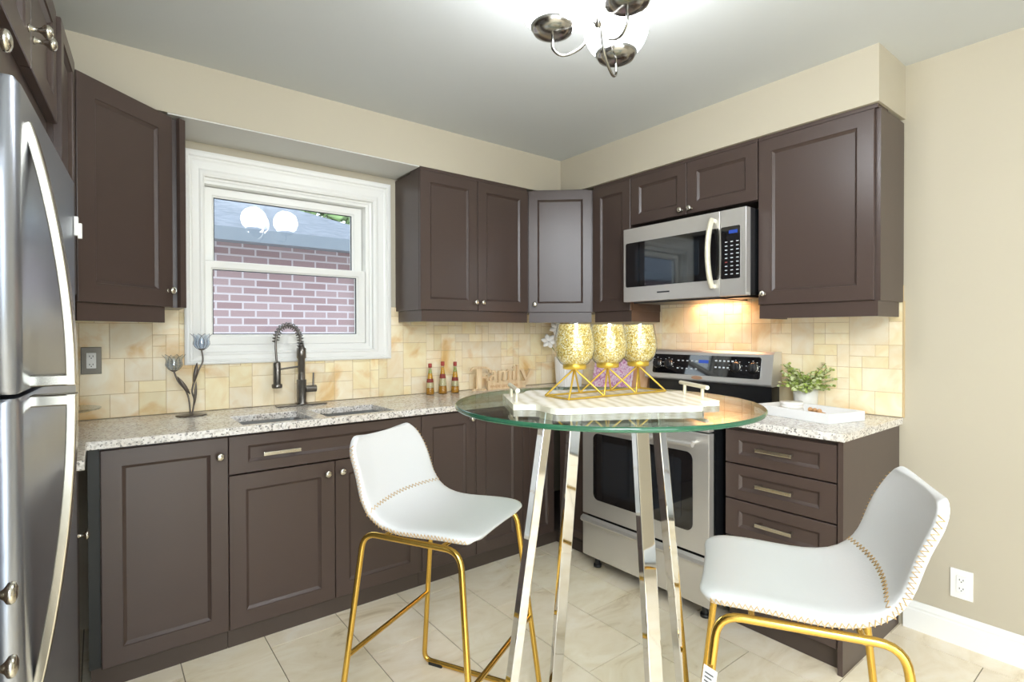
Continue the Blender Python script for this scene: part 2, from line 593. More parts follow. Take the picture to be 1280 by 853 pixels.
# floor with stone tiles 0.305 x 0.61 in running bond
rnd = random.Random(5)
fl = MB()
fl.box(XL - 0.1, 0.15, REAR_Y - 0.1, 0.15, -0.08, -0.003, 'grout_floor')
tile_cols = []
gx = -0.12 + 0.305
cols_f = []
col_i = 0
while gx > XL - 0.35:
    x1, x0 = gx - 0.002, gx - 0.305 + 0.002
    par = -0.955 if col_i % 2 == 0 else -0.65
    # columns -1.95..-1.645 and -1.34..-1.035 have joints at y = -0.955
    y = par + 0.61 * 3
    while y > REAR_Y - 0.7:
        y1, y0 = y - 0.0017, y - 0.61 + 0.0017
        a, b_, c, d = max(x0, XL - .05), min(x1, 0.05), max(y0, REAR_Y - .05), min(y1, 0.05)
        if b_ - a > 0.005 and d - c > 0.005:
            fl.add([(a, c, 0), (b_, c, 0), (b_, d, 0), (a, d, 0), (a, c, -.004), (b_, c, -.004), (b_, d, -.004), (a, d, -.004)],
                   [(0, 1, 2, 3), (0, 4, 5, 1), (1, 5, 6, 2), (2, 6, 7, 3), (3, 7, 4, 0)], 'floor_stone')
            k = rnd.uniform(0.93, 1.0)
            cols_f += [(k, k * rnd.uniform(.985, 1), k * rnd.uniform(.96, 1), 1)] * 5
        y -= 0.61
    gx -= 0.305
    col_i += 1


def color_attr(o, skip, cols):
    me = o.data
    at = me.color_attributes.new('tile', 'FLOAT_COLOR', 'CORNER')
    for p in me.polygons:
        c = (1, 1, 1, 1) if p.index < skip else cols[p.index - skip]
        for li in p.loop_indices:
            at.data[li].color = c


flo = fl.build('floor')
color_attr(flo, 6, cols_f)
struct(flo)
struct(MB().box(XL - 0.1, 0.15, REAR_Y - 0.1, 0.15, CEIL, CEIL + 0.1, 'ceiling_paint').build('ceiling'))

# window opening in the back wall
WX0, WX1, WB0, WB1 = -2.41, -1.515, 1.19, 2.08
Myz = Matrix(((1, 0, 0, 0), (0, 0, 1, 0), (0, 1, 0, 0), (0, 0, 0, 1)))      # (x, z, y) -> (x, y, z)
wb = MB().cells([XL - 0.1, WX0, WX1, 0.15], [0, WB0, WB1, CEIL], 0.0, 0.16, 'wall_paint',
                lambda x, z: not (WX0 < x < WX1 and WB0 < z < WB1)).xform(Myz)
struct(wb.build('wall_back'))
struct(MB().box(0, 0.15, REAR_Y, 0.0, 0, CEIL, 'wall_paint').build('wall_right'))
# left wall: open-plan passage closed by a wall with an opening towards the dining side
struct(MB().cells([REAR_Y, -4.9, -3.4, 0.0], [0, 0.35, 2.3, CEIL], XL - 0.1, XL, 'wall_paint',
                  lambda y, z: not (-4.9 < y < -3.4 and 0.35 < z < 2.3)).xform(Matrix(((0, 0, 1, 0), (1, 0, 0, 0), (0, 1, 0, 0), (0, 0, 0, 1)))).build('wall_left'))
struct(MB().cells([XL, -3.52, -1.72, 0.0], [0, 0.06, 2.25, CEIL], REAR_Y - 0.12, REAR_Y, 'wall_paint',
                  lambda x, z: not (-3.52 < x < -1.72 and 0.06 < z < 2.25)).xform(Myz).build('wall_rear'))
# patio door behind the camera
pd_ = bpy.data.objects.new('door_1', None); COL.objects.link(pd_); struct(pd_, 'white glazed patio door in the rear wall')
m_ = MB()
for x in (-3.52, -2.65, -1.77):
    m_.box(x, x + 0.05, REAR_Y - 0.1, REAR_Y - 0.02, 0.06, 2.25, 'white_vinyl')
m_.box(-3.52, -1.72, REAR_Y - 0.1, REAR_Y - 0.02, 0.06, 0.14, 'white_vinyl').box(-3.52, -1.72, REAR_Y - 0.1, REAR_Y - 0.02, 2.19, 2.25, 'white_vinyl')
m_.build('door_frame', pd_)
MB().box(-3.47, -1.77, REAR_Y - 0.065, REAR_Y - 0.055, 0.14, 2.19, 'window_glass').build('door_pane', pd_)

# soffits above the wall cabinets
SZ = 2.228
sf = MB()
sf.cells([XL, -2.885, -0.314, 0.0], [-2.1878, -0.314, 0.0], SZ, CEIL, 'wall_paint',
         lambda x, y: y > -0.314 or x > -0.314)
struct(sf.build('trim_1'), 'cream boxed soffit over the wall cabinets')
struct(MB().box(WX0 - 0.16, WX1 + 0.13, -0.312, -0.002, SZ - 0.006, SZ - 0.0005, 'soffit_under').build('trim_2'), 'pale painted underside of the soffit over the window')

# backsplash: stone tiles of mixed sizes on a grid of modules
MOD = 0.053


def tile_field(u0, u1, z0, z1, blocked, seed, place, clip=None):
    r = random.Random(seed)
    nu, nz = int(math.ceil((u1 - u0) / MOD)), int(math.ceil((z1 - z0) / MOD))
    used = [[False] * nz for _ in range(nu)]
    sizes = [(3, 2), (2, 3), (2, 2), (2, 2), (2, 1), (1, 2), (1, 1), (3, 3), (2, 1), (1, 2)]
    mb, cols = MB(), []
    for j in range(nz):
        for i in range(nu):
            if used[i][j]:
                continue
            opts = sizes[:]
            r.shuffle(opts)
            for (w, h) in opts + [(1, 1)]:
                if i + w <= nu and j + h <= nz and not any(used[i + a][j + b] for a in range(w) for b in range(h)):
                    break
            for a in range(w):
                for b in range(h):
                    used[i + a][j + b] = True
            a0, a1 = u0 + i * MOD + .0008, min(u0 + (i + w) * MOD, u1) - .0008
            b0, b1 = z0 + j * MOD + .0008, min(z0 + (j + h) * MOD, z1) - .0008
            if clip and b0 >= clip[2]:
                if a0 < clip[0] < a1: a1 = clip[0] + .012
                if a0 < clip[1] < a1: a0 = clip[1] - .012
            if clip and clip[0] < (a0 + a1) / 2 < clip[1] and b0 < clip[2]:
                b1 = min(b1, clip[2] + .012)
            if a1 - a0 < .004 or b1 - b0 < .004 or blocked((a0 + a1) / 2, b0):
                continue
            e = 0.0012
            p = [(a0, b0, .0), (a1, b0, .0), (a1, b1, .0), (a0, b1, .0), (a0 + e, b0 + e, .0015), (a1 - e, b0 + e, .0015), (a1 - e, b1 - e, .0015), (a0 + e, b1 - e, .0015)]
            mb.add([place(*q) for q in p], [(4, 5, 6, 7), (0, 1, 5, 4), (1, 2, 6, 5), (2, 3, 7, 6), (3, 0, 4, 7)], 'travertine')
            k = r.choice([.90, .95, .98, 1.0, 1.0])
            wmm = r.choice([0.86, .93, .97, 1.0])
            cols += [(k, k * (0.93 + .07 * wmm), k * wmm, 1)] * 5
    return mb, cols


bs, c1 = tile_field(-2.98, -0.009, 0.917, 1.45, lambda u, z: -2.475 < u < -1.43 and z > 1.15, 3, lambda u, z, h: (u, -0.006 - h, z), (-2.475, -1.43, 1.15))
n0 = len(bs.f)
base = MB()
base.cells([-2.98, -2.475, -1.43, 0.0], [0.917, 1.15, 1.45], 0, 1, 'grout_wall', lambda x, z: not (-2.475 < x < -1.43 and z > 1.15))
base.v = [(x, -0.0062 if t > .5 else -0.0005, z) for (x, z, t) in base.v]
nb = len(base.f)
for f, mi_, s_ in zip(bs.f, bs.m, bs.s):
    pass
base.add(bs.v, bs.f, 'travertine')
o = base.build('wall_tile_back'); color_attr(o, nb, c1); struct(o, 'cream stone tile backsplash under the window')
bs2, c2 = tile_field(-2.183, -0.009, 0.917, 1.50, lambda u, z: False, 11, lambda u, z, h: (-0.006 - h, u, z))
base = MB().box(-0.0062, -0.0005, -2.185, -0.008, 0.917, 1.50, 'grout_wall')
base.box(-0.0095, -0.0005, -2.190, -2.1845, 0.917, 1.43, 'grout_wall')
nb = len(base.f)
base.add(bs2.v, bs2.f, 'travertine')
o = base.build('wall_tile_right'); color_attr(o, nb, [(1, 1, 1, 1)] * 0 + c2); struct(o, 'cream stone tile backsplash behind the range')

# baseboard on the right wall
bp_ = [(0, 0), (-.016, 0), (-.016, .085), (-.013, .092), (-.014, .10), (-.010, .108), (-.007, .118), (-.004, .122), (0, .122)]
Mb = Matrix(((1, 0, 0, 0), (0, 0, 1, 0), (0, 1, 0, 0), (0, 0, 0, 1)))
struct(MB().prism(bp_, REAR_Y + 0.01, -2.19, 'white_trim', M=Mb).build('baseboard_right'))

# ------------------------------------------------------------------ window
win = bpy.data.objects.new('window_1', None); COL.objects.link(win)
struct(win, 'white double-hung kitchen window over the sink')
CX0, CX1, CZ0, CZ1 = -2.482, -1.424, 1.143, 2.178


def picture_frame(x0, x1, z0, z1, prof, m):
    # prof: (inset from the outer edge, y) ; mitred frame
    mb = MB()
    rings = []
    for d, y in prof:
        rings.append([(x0 + d, y, z0 + d), (x1 - d, y, z0 + d), (x1 - d, y, z1 - d), (x0 + d, y, z1 - d)])
    vs = [p for r_ in rings for p in r_]
    fs = []
    for i in range(len(rings) - 1):
        for k in range(4):
            l = (k + 1) % 4
            fs.append((i * 4 + k, i * 4 + l, (i + 1) * 4 + l, (i + 1) * 4 + k))
    mb.add(vs, fs, m)
    return mb


IN = (-2.394, -1.530, 1.203, 2.062)          # inner edge of the casing
JB = (-2.390, -1.562, 1.235, 2.035)          # opening that holds the two sashes


def rect_frame(o, i, prof, m):
    # prof: (0 on the outer rectangle .. 1 on the inner one, y)
    mb = MB()
    vs = []
    for t, y in prof:
        x0, x1, z0, z1 = [p + (q - p) * t for p, q in zip(o, i)]
        vs += [(x0, y, z0), (x1, y, z0), (x1, y, z1), (x0, y, z1)]
    fs = [(k * 4 + j, k * 4 + (j + 1) % 4, (k + 1) * 4 + (j + 1) % 4, (k + 1) * 4 + j) for k in range(len(prof) - 1) for j in range(4)]
    return mb.add(vs, fs, m)


rect_frame((CX0, CX1, CZ0, CZ1), IN, [(0, -.001), (0, -.024), (.10, -.028), (.22, -.028), (.27, -.021), (.34, -.022), (.42, -.018), (.72, -.015), (.80, -.019), (.90, -.019), (1.0, -.013), (1.0, .012)], 'white_trim').build('casing', win)
rect_frame(IN, JB, [(0, .010), (.45, .012), (.45, .020), (1.0, .022), (1.0, .12), (-.15, .13), (-.15, .158)], 'white_vinyl').build('jamb', win)
JX0, JX1, JZ0, JZ1 = JB


def sash2(name, outer, inner, y0, y1):
    rail = rect_frame(outer, inner, [(0, y1), (0, y0 + .004), (.06, y0), (.80, y0), (.86, y0 + .006), (1, y0 + .010), (1, y1)], 'white_vinyl')
    o = rail.build(name, win)
    ym = y0 + .022
    x0, x1, z0, z1 = inner
    MB().box(x0 - .002, x1 + .002, ym - .003, ym + .003, z0 - .002, z1 + .002, 'window_glass').build('pane', o)
    rect_frame(inner, (x0 + .004, x1 - .004, z0 + .004, z1 - .004), [(0, y0 + .011), (.9, y0 + .012), (1, ym - .003)], 'gasket').build('gasket', o)
    return o


sash2('upper_sash', (-2.388, -1.5635, 1.625, 2.033), (-2.341, -1.622, 1.658, 1.984), .075, .112)
sash2('lower_sash', (-2.389, -1.563, 1.2365, 1.658), (-2.354, -1.613, 1.289, 1.616), .030, .072)

# ------------------------------------------------------------------ cabinet builders
def knob_mb(x, z):
    M = Matrix.Translation((x, 0, z)) @ Matrix.Rotation(R(90), 4, 'X')
    return MB().lathe([(0, 0), (.009, 0), (.008, .002), (.0055, .004), (.0050, .013), (.008, .017), (.0145, .021), (.0158, .025), (.0140, .029), (.008, .0315), (0, .032)], 'nickel', 18, M=M)


def pull_mb(x, z, L=0.125):
    mb = MB()
    for s in (-1, 1):
        mb.box(x + s * L * .5 - .006, x + s * L * .5 + .006, -.028, 0.001, z - .006, z + .006, 'nickel', .0015)
    mb.box(x - L * .5 - .013, x + L * .5 + .013, -.038, -.025, z - .008, z + .008, 'nickel', .003)
    return mb


def shaker(w, h, fr=0.062, t=0.02, x=0.0, z=0.0, y=0.0, m='cabinet', frz=None):
    # door leaf: front at y (faces -y), recessed panel with a sloped bead
    frz = frz or fr
    mb = MB()
    yb, yp = y + t, y + 0.0125
    def ring(dx, dz, yy):
        return [(x + dx, yy, z + dz), (x + w - dx, yy, z + dz), (x + w - dx, yy, z + h - dz), (x + dx, yy, z + h - dz)]
    rings = [ring(0, 0, yb), ring(0, 0, y + .002), ring(.002, .002, y), ring(fr, frz, y), ring(fr + .0015, frz + .0015, y + .004), ring(fr + .012, frz + .012, yp)]
    vs = [p for r_ in rings for p in r_]
    fs = [(0, 3, 2, 1)]
    for i in range(len(rings) - 1):
        for k in range(4):
            l = (k + 1) % 4
            fs.append((i * 4 + k, i * 4 + l, (i + 1) * 4 + l, (i + 1) * 4 + k))
    e = (len(rings) - 1) * 4
    fs.append((e, e + 1, e + 2, e + 3))
    return mb.add(vs, fs, m)


def add_door(root, x, w, z0, z1, knob=None, fr=0.062, name='door'):
    d = shaker(w - .003, z1 - z0 - .003, fr, x=x + .0015, z=z0 + .0015).build(name, root)
    if knob:
        knob_mb(*knob).build('knob', d)
    return d


def add_drawer(root, x, w, z0, z1, pulls, fr=0.05):
    frz = min(fr, (z1 - z0) * 0.27)
    d = shaker(w - .003, z1 - z0 - .003, fr, x=x + .0015, z=z0 + .0015, frz=frz).build('drawer', root)
    for p in pulls:
        pull_mb(*p).build('handle', d)
    return d


def base_body(root, x0, x1, depth, z0=0.088, z1=0.884, left=True, right=True):
    mb = MB()
    y0, y1 = 0.0205, depth
    t = 0.016
    mb.box(x0, x0 + t, y0, y1, z0, z1, 'cabinet'); mb.box(x1 - t, x1, y0, y1, z0, z1, 'cabinet')
    mb.box(x0 + t, x1 - t, y0, y1, z0, z0 + t, 'cabinet_inside')
    mb.box(x0 + t, x1 - t, y1 - .008, y1, z0 + t, z1, 'cabinet_inside')
    mb.box(x0 + t, x1 - t, y0, y0 + .03, z1 - .05, z1, 'cabinet')
    return mb.build('body', root)


def kick(root, x0, x1, y=0.04):
    return MB().box(x0, x1, y, y + .016, 0.0, 0.0875, 'kick_brown').build('toe_kick', root)


GAP = 0.0008
BF = -0.585     # door front plane of the window-side base run
ZT, ZB = 0.876, 0.088
# window-side base run ------------------------------------------------
X = [-2.806, -2.395, -1.524, -0.868, -0.622]
r1 = thing('base_cabinet', 'brown base cabinet with one tall shaker door, beside the fridge and left of the sink', 'cabinet', (X[0], BF, 0))
w = X[1] - X[0]
base_body(r1, 0, w - GAP, .575)
add_door(r1, 0, w, ZB, ZT, (w - .033, .803))
kick(r1, -0.03, w - GAP)
MB().box(-0.035, -.001, .0215, .05, .0885, .884, 'filler_shaded').build('filler', r1)

r2 = thing('sink_base_cabinet', 'brown sink base cabinet with long false drawer front over two doors', 'cabinet', (X[1], BF, 0))
w = X[2] - X[1]
base_body(r2, GAP, w - GAP, .575)
add_drawer(r2, 0, w, .719, ZT, [(.20, .795), (w - .20, .795)], .07)
sp = -1.962 - X[1]
add_door(r2, 0, sp, ZB, .716, (sp - .038, .665))
add_door(r2, sp, w - sp, ZB, .716, (sp + .028, .665))
kick(r2, GAP, w - GAP)

r3 = thing('base_cabinet', 'brown two-door base cabinet between the sink cabinet and the corner', 'cabinet', (X[2], BF, 0))
w = X[3] - X[2]
base_body(r3, GAP, w - GAP, .575)
sp = -1.193 - X[2]
add_door(r3, 0, sp, ZB, ZT, (sp - .033, .835))
add_door(r3, sp, w - sp, ZB, ZT, (sp + .033, .835))
kick(r3, GAP, w - GAP)

r4 = thing('corner_base_cabinet', 'brown corner base cabinet with folding doors next to the range', 'cabinet', (X[3], BF, 0))
add_door(r4, 0, X[4] - X[3], ZB, ZT, None, .05)
d = shaker(.232, ZT - ZB - .003, .05, x=0, z=ZB + .0015).build('door', r4, loc=(X[4] - X[3] + .0075, -.040, 0), rz=R(-90))
mb = MB()
mb.box(GAP, .016, .0205, .575, .088, .884, 'cabinet')
mb.box(.016, .25, .0205, .575, .088, .10, 'cabinet_inside')
mb.box(.25, -X[3] - .01, -.27, .575, .088, .10, 'cabinet_inside')
mb.box(X[4] - X[3] + .03, -X[3] - .01, -.285, -.27, .088, .884, 'cabinet')
mb.build('body', r4)
MB().cells([GAP, .30, .316], [-.285, .04, .056], 0, .0875, 'kick_brown', lambda x, y: y > .04 or x > .30).build('toe_kick', r4)

# left run: narrow base cabinet seen edge-on past the fridge
LR = R(86)
Pc = Vector((-2.865, -0.63, 0))
U = Vector((cos(LR), sin(LR), 0)); NN = Vector((sin(LR), -cos(LR), 0))
rl = thing('base_cabinet', 'narrow brown base cabinet seen edge-on between fridge and inner corner', 'cabinet', tuple(Pc - U * .335 + NN * .004), LR)
base_body(rl, 0, .30, .56)
add_door(rl, 0, .30, ZB, ZT, (.265, .62), .05)
kick(rl, 0, .30)

# range-side drawer base
RF = -0.610
rd = thing('drawer_cabinet', 'brown base cabinet with a stack of drawers and granite top right of the range', 'cabinet', (RF, -1.695, 0), R(-90))
w = 2.150 - 1.695
base_body(rd, 0, w + .003, .60)
for a, b in ((.722, .868), (.566, .719), (.40, .563), (.092, .397)):
    add_drawer(rd, 0, w, a, b, [(w * .5, (a + b) / 2 + .006)], .06)
MB().box(w + .004, w + .0225, -.004, .60, 0.0, .884, 'cabinet').build('end_panel', rd)
kick(rd, 0, w + .003)

# ------------------------------------------------------------------ countertops and sink
CT0, CT1 = 0.885, 0.915
SX = (-2.335, -2.045, -1.985, -1.655); SY = (-.560, -.285)
cm = MB()
cm.cells([-3.45, -2.842, SX[0], SX[1], SX[2], SX[3], -0.635, -0.002], [-.945, -.853, -.610, SY[0], SY[1], -0.003], CT0, CT1, 'granite',
         lambda x, y: (y > -.610 and not (SY[0] < y < SY[1] and (SX[0] < x < SX[1] or SX[2] < x < SX[3]))) or (x < -2.842 and y > -.945) or (x > -.635 and y > -.853))
o = cm.build('countertop', bevel=0.003)
tag(o, 'speckled pale granite countertop running under the window and into both corners', 'countertop')
o = MB().box(-.635, -.002, -2.184, -1.690, CT0, CT1, 'granite').build('countertop', bevel=0.003)
tag(o, 'short granite countertop over the drawers right of the range', 'countertop')

sk = thing('kitchen_sink', 'stainless undermount double bowl sink below the window', 'sink', (0, 0, 0))
sk.location = (-1.995, -.42, .885)
for (a, b) in ((SX[0], SX[1]), (SX[2], SX[3])):
    mb = MB()
    x0, x1, y0, y1 = a - .004 + 1.995, b + .004 + 1.995, SY[0] - .004 + .42, SY[1] + .004 + .42
    def rrect(i, r_=.03):
        pts = []
        for (cx, cy, s) in ((x1 - i - r_, y1 - i - r_, 0), (x0 + i + r_, y1 - i - r_, 90), (x0 + i + r_, y0 + i + r_, 180), (x1 - i - r_, y0 + i + r_, 270)):
            for k in range(5):
                an = R(s + 22.5 * k); pts.append((cx + r_ * cos(an), cy + r_ * sin(an)))
        return pts
    rings = [(rrect(-.012), -.0012), (rrect(0), -.0012), (rrect(.004), -.16), (rrect(.03), -.185)]
    vs = [(p[0], p[1], z) for pts, z in rings for p in pts]
    n = 20
    fs = [(i * n + k, i * n + (k + 1) % n, (i + 1) * n + (k + 1) % n, (i + 1) * n + k) for i in range(3) for k in range(n)]
    fs.append(tuple(range(3 * n, 4 * n)))
    mb.add(vs, fs, 'sink_steel', False)
    bo = mb.build('bowl', sk, solid=0.0012)
    MB().lathe([(.0, .002), (.02, .002), (.038, .004), (.042, .001)], 'chrome', 20, o=((x0 + x1) / 2, (y0 + y1) / 2, -.184)).build('drain', bo)

# faucet
fa = thing('kitchen_faucet', 'dark spring pull-down faucet on a flat base plate behind the sink', 'faucet', (-1.962, -.085, .915))
MB().box(-.125, .125, -.028, .028, .0005, .007, 'gunmetal', .002).build('base_plate', fa)
MB().lathe([(.0, .006), (.031, .006), (.031, .012), (.024, .018), (.024, .135), (.0, .135)], 'gunmetal', 24).lathe(
    [(.018, .13), (.018, .245), (.0235, .25), (.0235, .30), (.017, .305), (.013, .33), (.0, .33)], 'gunmetal', 24).build('body', fa)
hose = []
for i in range(25):
    t = i / 24
    a = pi * t
    hose.append((-.0675 + .0625 * cos(a), -.012 * t, .335 + .085 * sin(a) if True else 0))
hose = [(-.005, 0, .31)] + hose + [(-.131, -.014, .30), (-.128, -.016, .25), (-.126, -.016, .23)]
MB().tube(hose, .006, 'gunmetal', 8).build('hose', fa)
# spring coil round the hose
pts = [Vector(p) for p in hose]
lens = [0]
for a, b in zip(pts, pts[1:]): lens.append(lens[-1] + (b - a).length)
def on_path(s):
    for i in range(len(pts) - 1):
        if s <= lens[i + 1]:
            u = (s - lens[i]) / max(1e-6, lens[i + 1] - lens[i]); return pts[i].lerp(pts[i + 1], u), (pts[i + 1] - pts[i]).normalized()
    return pts[-1], (pts[-1] - pts[-2]).normalized()
coil = []
turns, s_end = 17, lens[-4]
for i in range(turns * 10 + 1):
    s = s_end * i / (turns * 10)
    p, t = on_path(s)
    nx = Vector((0, 1, 0)); ny = t.cross(nx).normalized()
    a = 2 * pi * i / 10
    coil.append(p + nx * .0155 * cos(a) + ny * .0155 * sin(a))
MB().tube(coil, .0031, 'gunmetal', 5).build('spring', fa)
MB().lathe([(.0, .10), (.023, .10), (.025, .106), (.025, .118), (.018, .122), (.018, .225), (.0125, .235), (.0, .235)], 'gunmetal', 20, o=(-.126, -.016, 0)).build('spray_head', fa)
MB().cyl((-.01, 0, .205), (-.115, -.014, .195), .005, 'gunmetal', 10).build('support_arm', fa)
mb = MB().cyl((.02, 0, .085), (.075, 0, .085), .018, 'gunmetal', 20).cyl((.06, 0, .10), (.062, 0, .17), .005, 'gunmetal', 8)
mb.build('lever', fa)

# ------------------------------------------------------------------ wall cabinets
UZ0, UZ1, VZ = 1.425, 2.211, 1.360


def upper_body(root, x0, x1, depth, z0=UZ0, z1=UZ1, m='cabinet'):
    return MB().box(x0, x1, .0205, depth, z0, z1, m).build('body', root)


def top_filler(root, x0, x1, y1=.12, y0=.004):
    return MB().box(x0, x1, y0, y1, UZ1, SZ - .001, 'cabinet').build('top_filler', root)


uw = thing('wall_cabinet', 'brown two-door wall cabinet between the window and the corner', 'cabinet', (-1.384, -.318, 0))
w = 1.384 - .604
upper_body(uw, 0, w - GAP, .316)
top_filler(uw, .002, w - .01)
add_door(uw, 0, w * .496, UZ0, UZ1, (w * .496 - .022, 1.478))
add_door(uw, w * .496, w * .504, UZ0, UZ1, (w * .496 + .028, 1.478))
MB().cells([.012, .03, w - GAP], [.012, .028, .30], VZ, UZ0 - .0005, 'cabinet', lambda x, y: y < .028 or x < .03).build('light_valance', uw)

# diagonal corner cabinet between both runs
A, B = Vector((-.604, -.318, 0)), Vector((-.300, -.594, 0))
Ld = (B - A).length
ra = math.atan2(B.y - A.y, B.x - A.x)
uc = thing('corner_wall_cabinet', 'diagonal corner wall cabinet whose single door catches a pale sheen', 'cabinet', tuple(A), ra)
add_door(uc, 0, Ld, UZ0, UZ1, (.042, 1.478), .058)
inv = Matrix.Rotation(-ra, 4, 'Z')
def to_c(p): return tuple((inv @ (Vector((p[0], p[1], 0)) - A)).to_2d())
poly = [to_c(p) for p in ((-.603, -.316), (-.603, -.002), (-.010, -.002), (-.010, -.593), (-.298, -.593))]
ad = [to_c((-.603, -.2975)), to_c((-.603, -.009)), to_c((-.010, -.009)), to_c((-.010, -.593)), to_c((-.2795, -.593))]
MB().prism(ad, UZ0, UZ1, 'cabinet').build('body', uc)
MB().box(0.004, Ld - .004, .012, .028, VZ, UZ0 - .0005, 'cabinet').build('light_valance', uc)
MB().box(.03, Ld - .03, .05, .12, UZ1, SZ - .001, 'cabinet').build('top_filler', uc)

UX = -.300
un = thing('wall_cabinet', 'narrow brown wall cabinet beside the microwave and next to the diagonal corner door', 'cabinet', (UX, -.595, 0), R(-90))
w = .903 - .595
upper_body(un, GAP, w, .29)
top_filler(un, .01, w)
add_door(un, 0, w, UZ0, UZ1, None)
MB().cells([.012, w - .016, w], [.012, .028, .285], VZ, UZ0 - .0005, 'cabinet', lambda x, y: y < .028 or x > w - .016).build('light_valance', un)

um = thing('wall_cabinet', 'short brown two-door wall cabinet directly above the microwave', 'cabinet', (UX, -.904, 0), R(-90))
w = 1.679 - .904
upper_body(um, 0, w, .29, 1.93, UZ1)
top_filler(um, 0, w)
sp = 1.287 - .904
add_door(um, 0, sp, 1.93, UZ1, (sp - .03, 1.957), .058)
add_door(um, sp, w - sp, 1.93, UZ1, (sp + .028, 1.957), .058)

ub = thing('wall_cabinet', 'tall brown wall cabinet with one wide door at the right end of the run', 'cabinet', (UX, -1.682, 0), R(-90))
w = 2.168 - 1.682
MB().box(0, w + .016, .0205, .298, UZ0, UZ1, 'cabinet').build('body', ub)
top_filler(ub, 0, w + .01)
add_door(ub, 0, w, UZ0, UZ1, (.03, 1.478))
MB().cells([.002, .018, w - .006, w + .01], [.012, .028, .26], VZ, UZ0 - .0005, 'cabinet', lambda x, y: y < .028 or x < .018 or x > w - .006).build('light_valance', ub)

# left diagonal corner wall cabinet
A2, B2 = Vector((-2.863, -.600, 0)), Vector((-2.540, -.300, 0))
L2 = (B2 - A2).length
ra2 = math.atan2(B2.y - A2.y, B2.x - A2.x)
ul = thing('corner_wall_cabinet', 'large diagonal corner wall cabinet left of the window', 'cabinet', tuple(A2), ra2)
add_door(ul, 0, L2 - .018, UZ0 - .02, UZ1, (L2 - .045, 1.475), .07)
inv2 = Matrix.Rotation(-ra2, 4, 'Z')
def to_d(p): return tuple((inv2 @ (Vector((p[0], p[1], 0)) - A2)).to_2d())
pl = [to_d(p) for p in ((-2.876, -.585), (-3.16, -.585), (-3.16, -.009), (-2.520, -.009), (-2.520, -.285), (-2.553, -.285))]
MB().prism(pl, UZ0 - .02, UZ1, 'cabinet').build('body', ul)
MB().prism([to_d((-2.520, -.284)), to_d((-2.520, -.009)), to_d((-2.505, -.009)), to_d((-2.505, -.300)), to_d((-2.528, -.318)), to_d((-2.538, -.306))], UZ0 - .02, UZ1, 'cabinet').build('end_panel', ul)
MB().box(.01, L2 - .05, .014, .03, VZ - .02, UZ0 - .0205, 'cabinet').build('light_valance', ul)

# left run wall cabinets, seen nearly edge-on
ug = thing('wall_cabinet', 'narrow brown wall cabinet seen edge-on above the far end of the fridge', 'cabinet', tuple(Pc - U * .335 + NN * .002), LR)
upper_body(ug, 0, .318, .28)
add_door(ug, 0, .318, UZ0, UZ1, None, .05)

OF0, OFW, OB = 1.262, .925, 1.897
uf = thing('wall_cabinet', 'brown two-door wall cabinet above the fridge with long brass-toned knobs', 'cabinet', tuple(Pc - U * OF0 - NN * .008), LR)
MB().box(0, OFW - .001, .0205, .55, OB + .001, UZ1, 'cabinet').build('body', uf)
sp = .535
add_door(uf, 0, sp, OB, UZ1 + .01, None, .06)
add_door(uf, sp, OFW - sp, OB, UZ1 + .01, None, .06)
for d_, kx in zip([c for c in uf.children if c.name.startswith('door')], (.505, .565)):
    k_ = knob_mb(kx, 1.975); k_.v = [(x, y * 1.35, z) for x, y, z in k_.v]; k_.build('knob', d_)
MB().box(0, OFW - .001, .024, .04, 1.80, OB + .0005, 'cabinet').build('light_valance', uf)

pn = thing('pantry_cabinet', 'tall brown pantry cabinet next to the fridge, only its knobs in view', 'cabinet', tuple(Pc - U * 1.80 + NN * .026), LR)
MB().box(0, .52, .0205, .56, .088, UZ1, 'cabinet').build('body', pn)
add_door(pn, 0, .52, 1.62, UZ1, (.47, 1.704))
add_door(pn, 0, .52, .90, 1.615, (.47, .928))
add_door(pn, 0, .52, .09, .895, (.47, .824))
kick(pn, 0, .52)

# ------------------------------------------------------------------ fridge
FO, FW, FH = .030, .775, 1.735
fr = thing('refrigerator', 'stainless top-freezer fridge with bowed bar handles beside the pantry', 'fridge', tuple(Pc - U * (.345 + FW) + NN * FO), LR)
MB().box(.012, FW - .012, .075, .60, .03, FH - .015, 'fridge_side', .01).build('body', fr)


def fridge_door(z0, z1):
    pf = [(0.0, .068)] + [(x, y) for x, y in arc(.028, .028, .028, pi, 1.5 * pi, 6)] + [(x, y) for x, y in arc(FW - .012, .012, .012, 1.5 * pi, 2 * pi, 4)] + [(FW, .068)]
    mb = MB()
    n = len(pf)
    ed = .006
    vs = []
    for (i, z) in ((ed, z0), (0, z0 + ed), (0, z1 - ed), (ed, z1)):
        for (x, y) in pf:
            vs.append((min(max(x, i), FW - i), max(y, i * 1.0), z))
    fs = [tuple(range(n))[::-1], tuple(range(3 * n, 4 * n))]
    for r_ in range(3):
        for k in range(n):
            l = (k + 1) % n
            fs.append((r_ * n + k, r_ * n + l, (r_ + 1) * n + l, (r_ + 1) * n + k))
    mb.add(vs, fs[2:], 'steel_v', True); mb.add(vs, fs[:2], 'steel_v')
    return mb.build('door', fr)


ZSP = 1.186
d1 = fridge_door(ZSP + .004, FH)
d2 = fridge_door(.10, ZSP - .004)


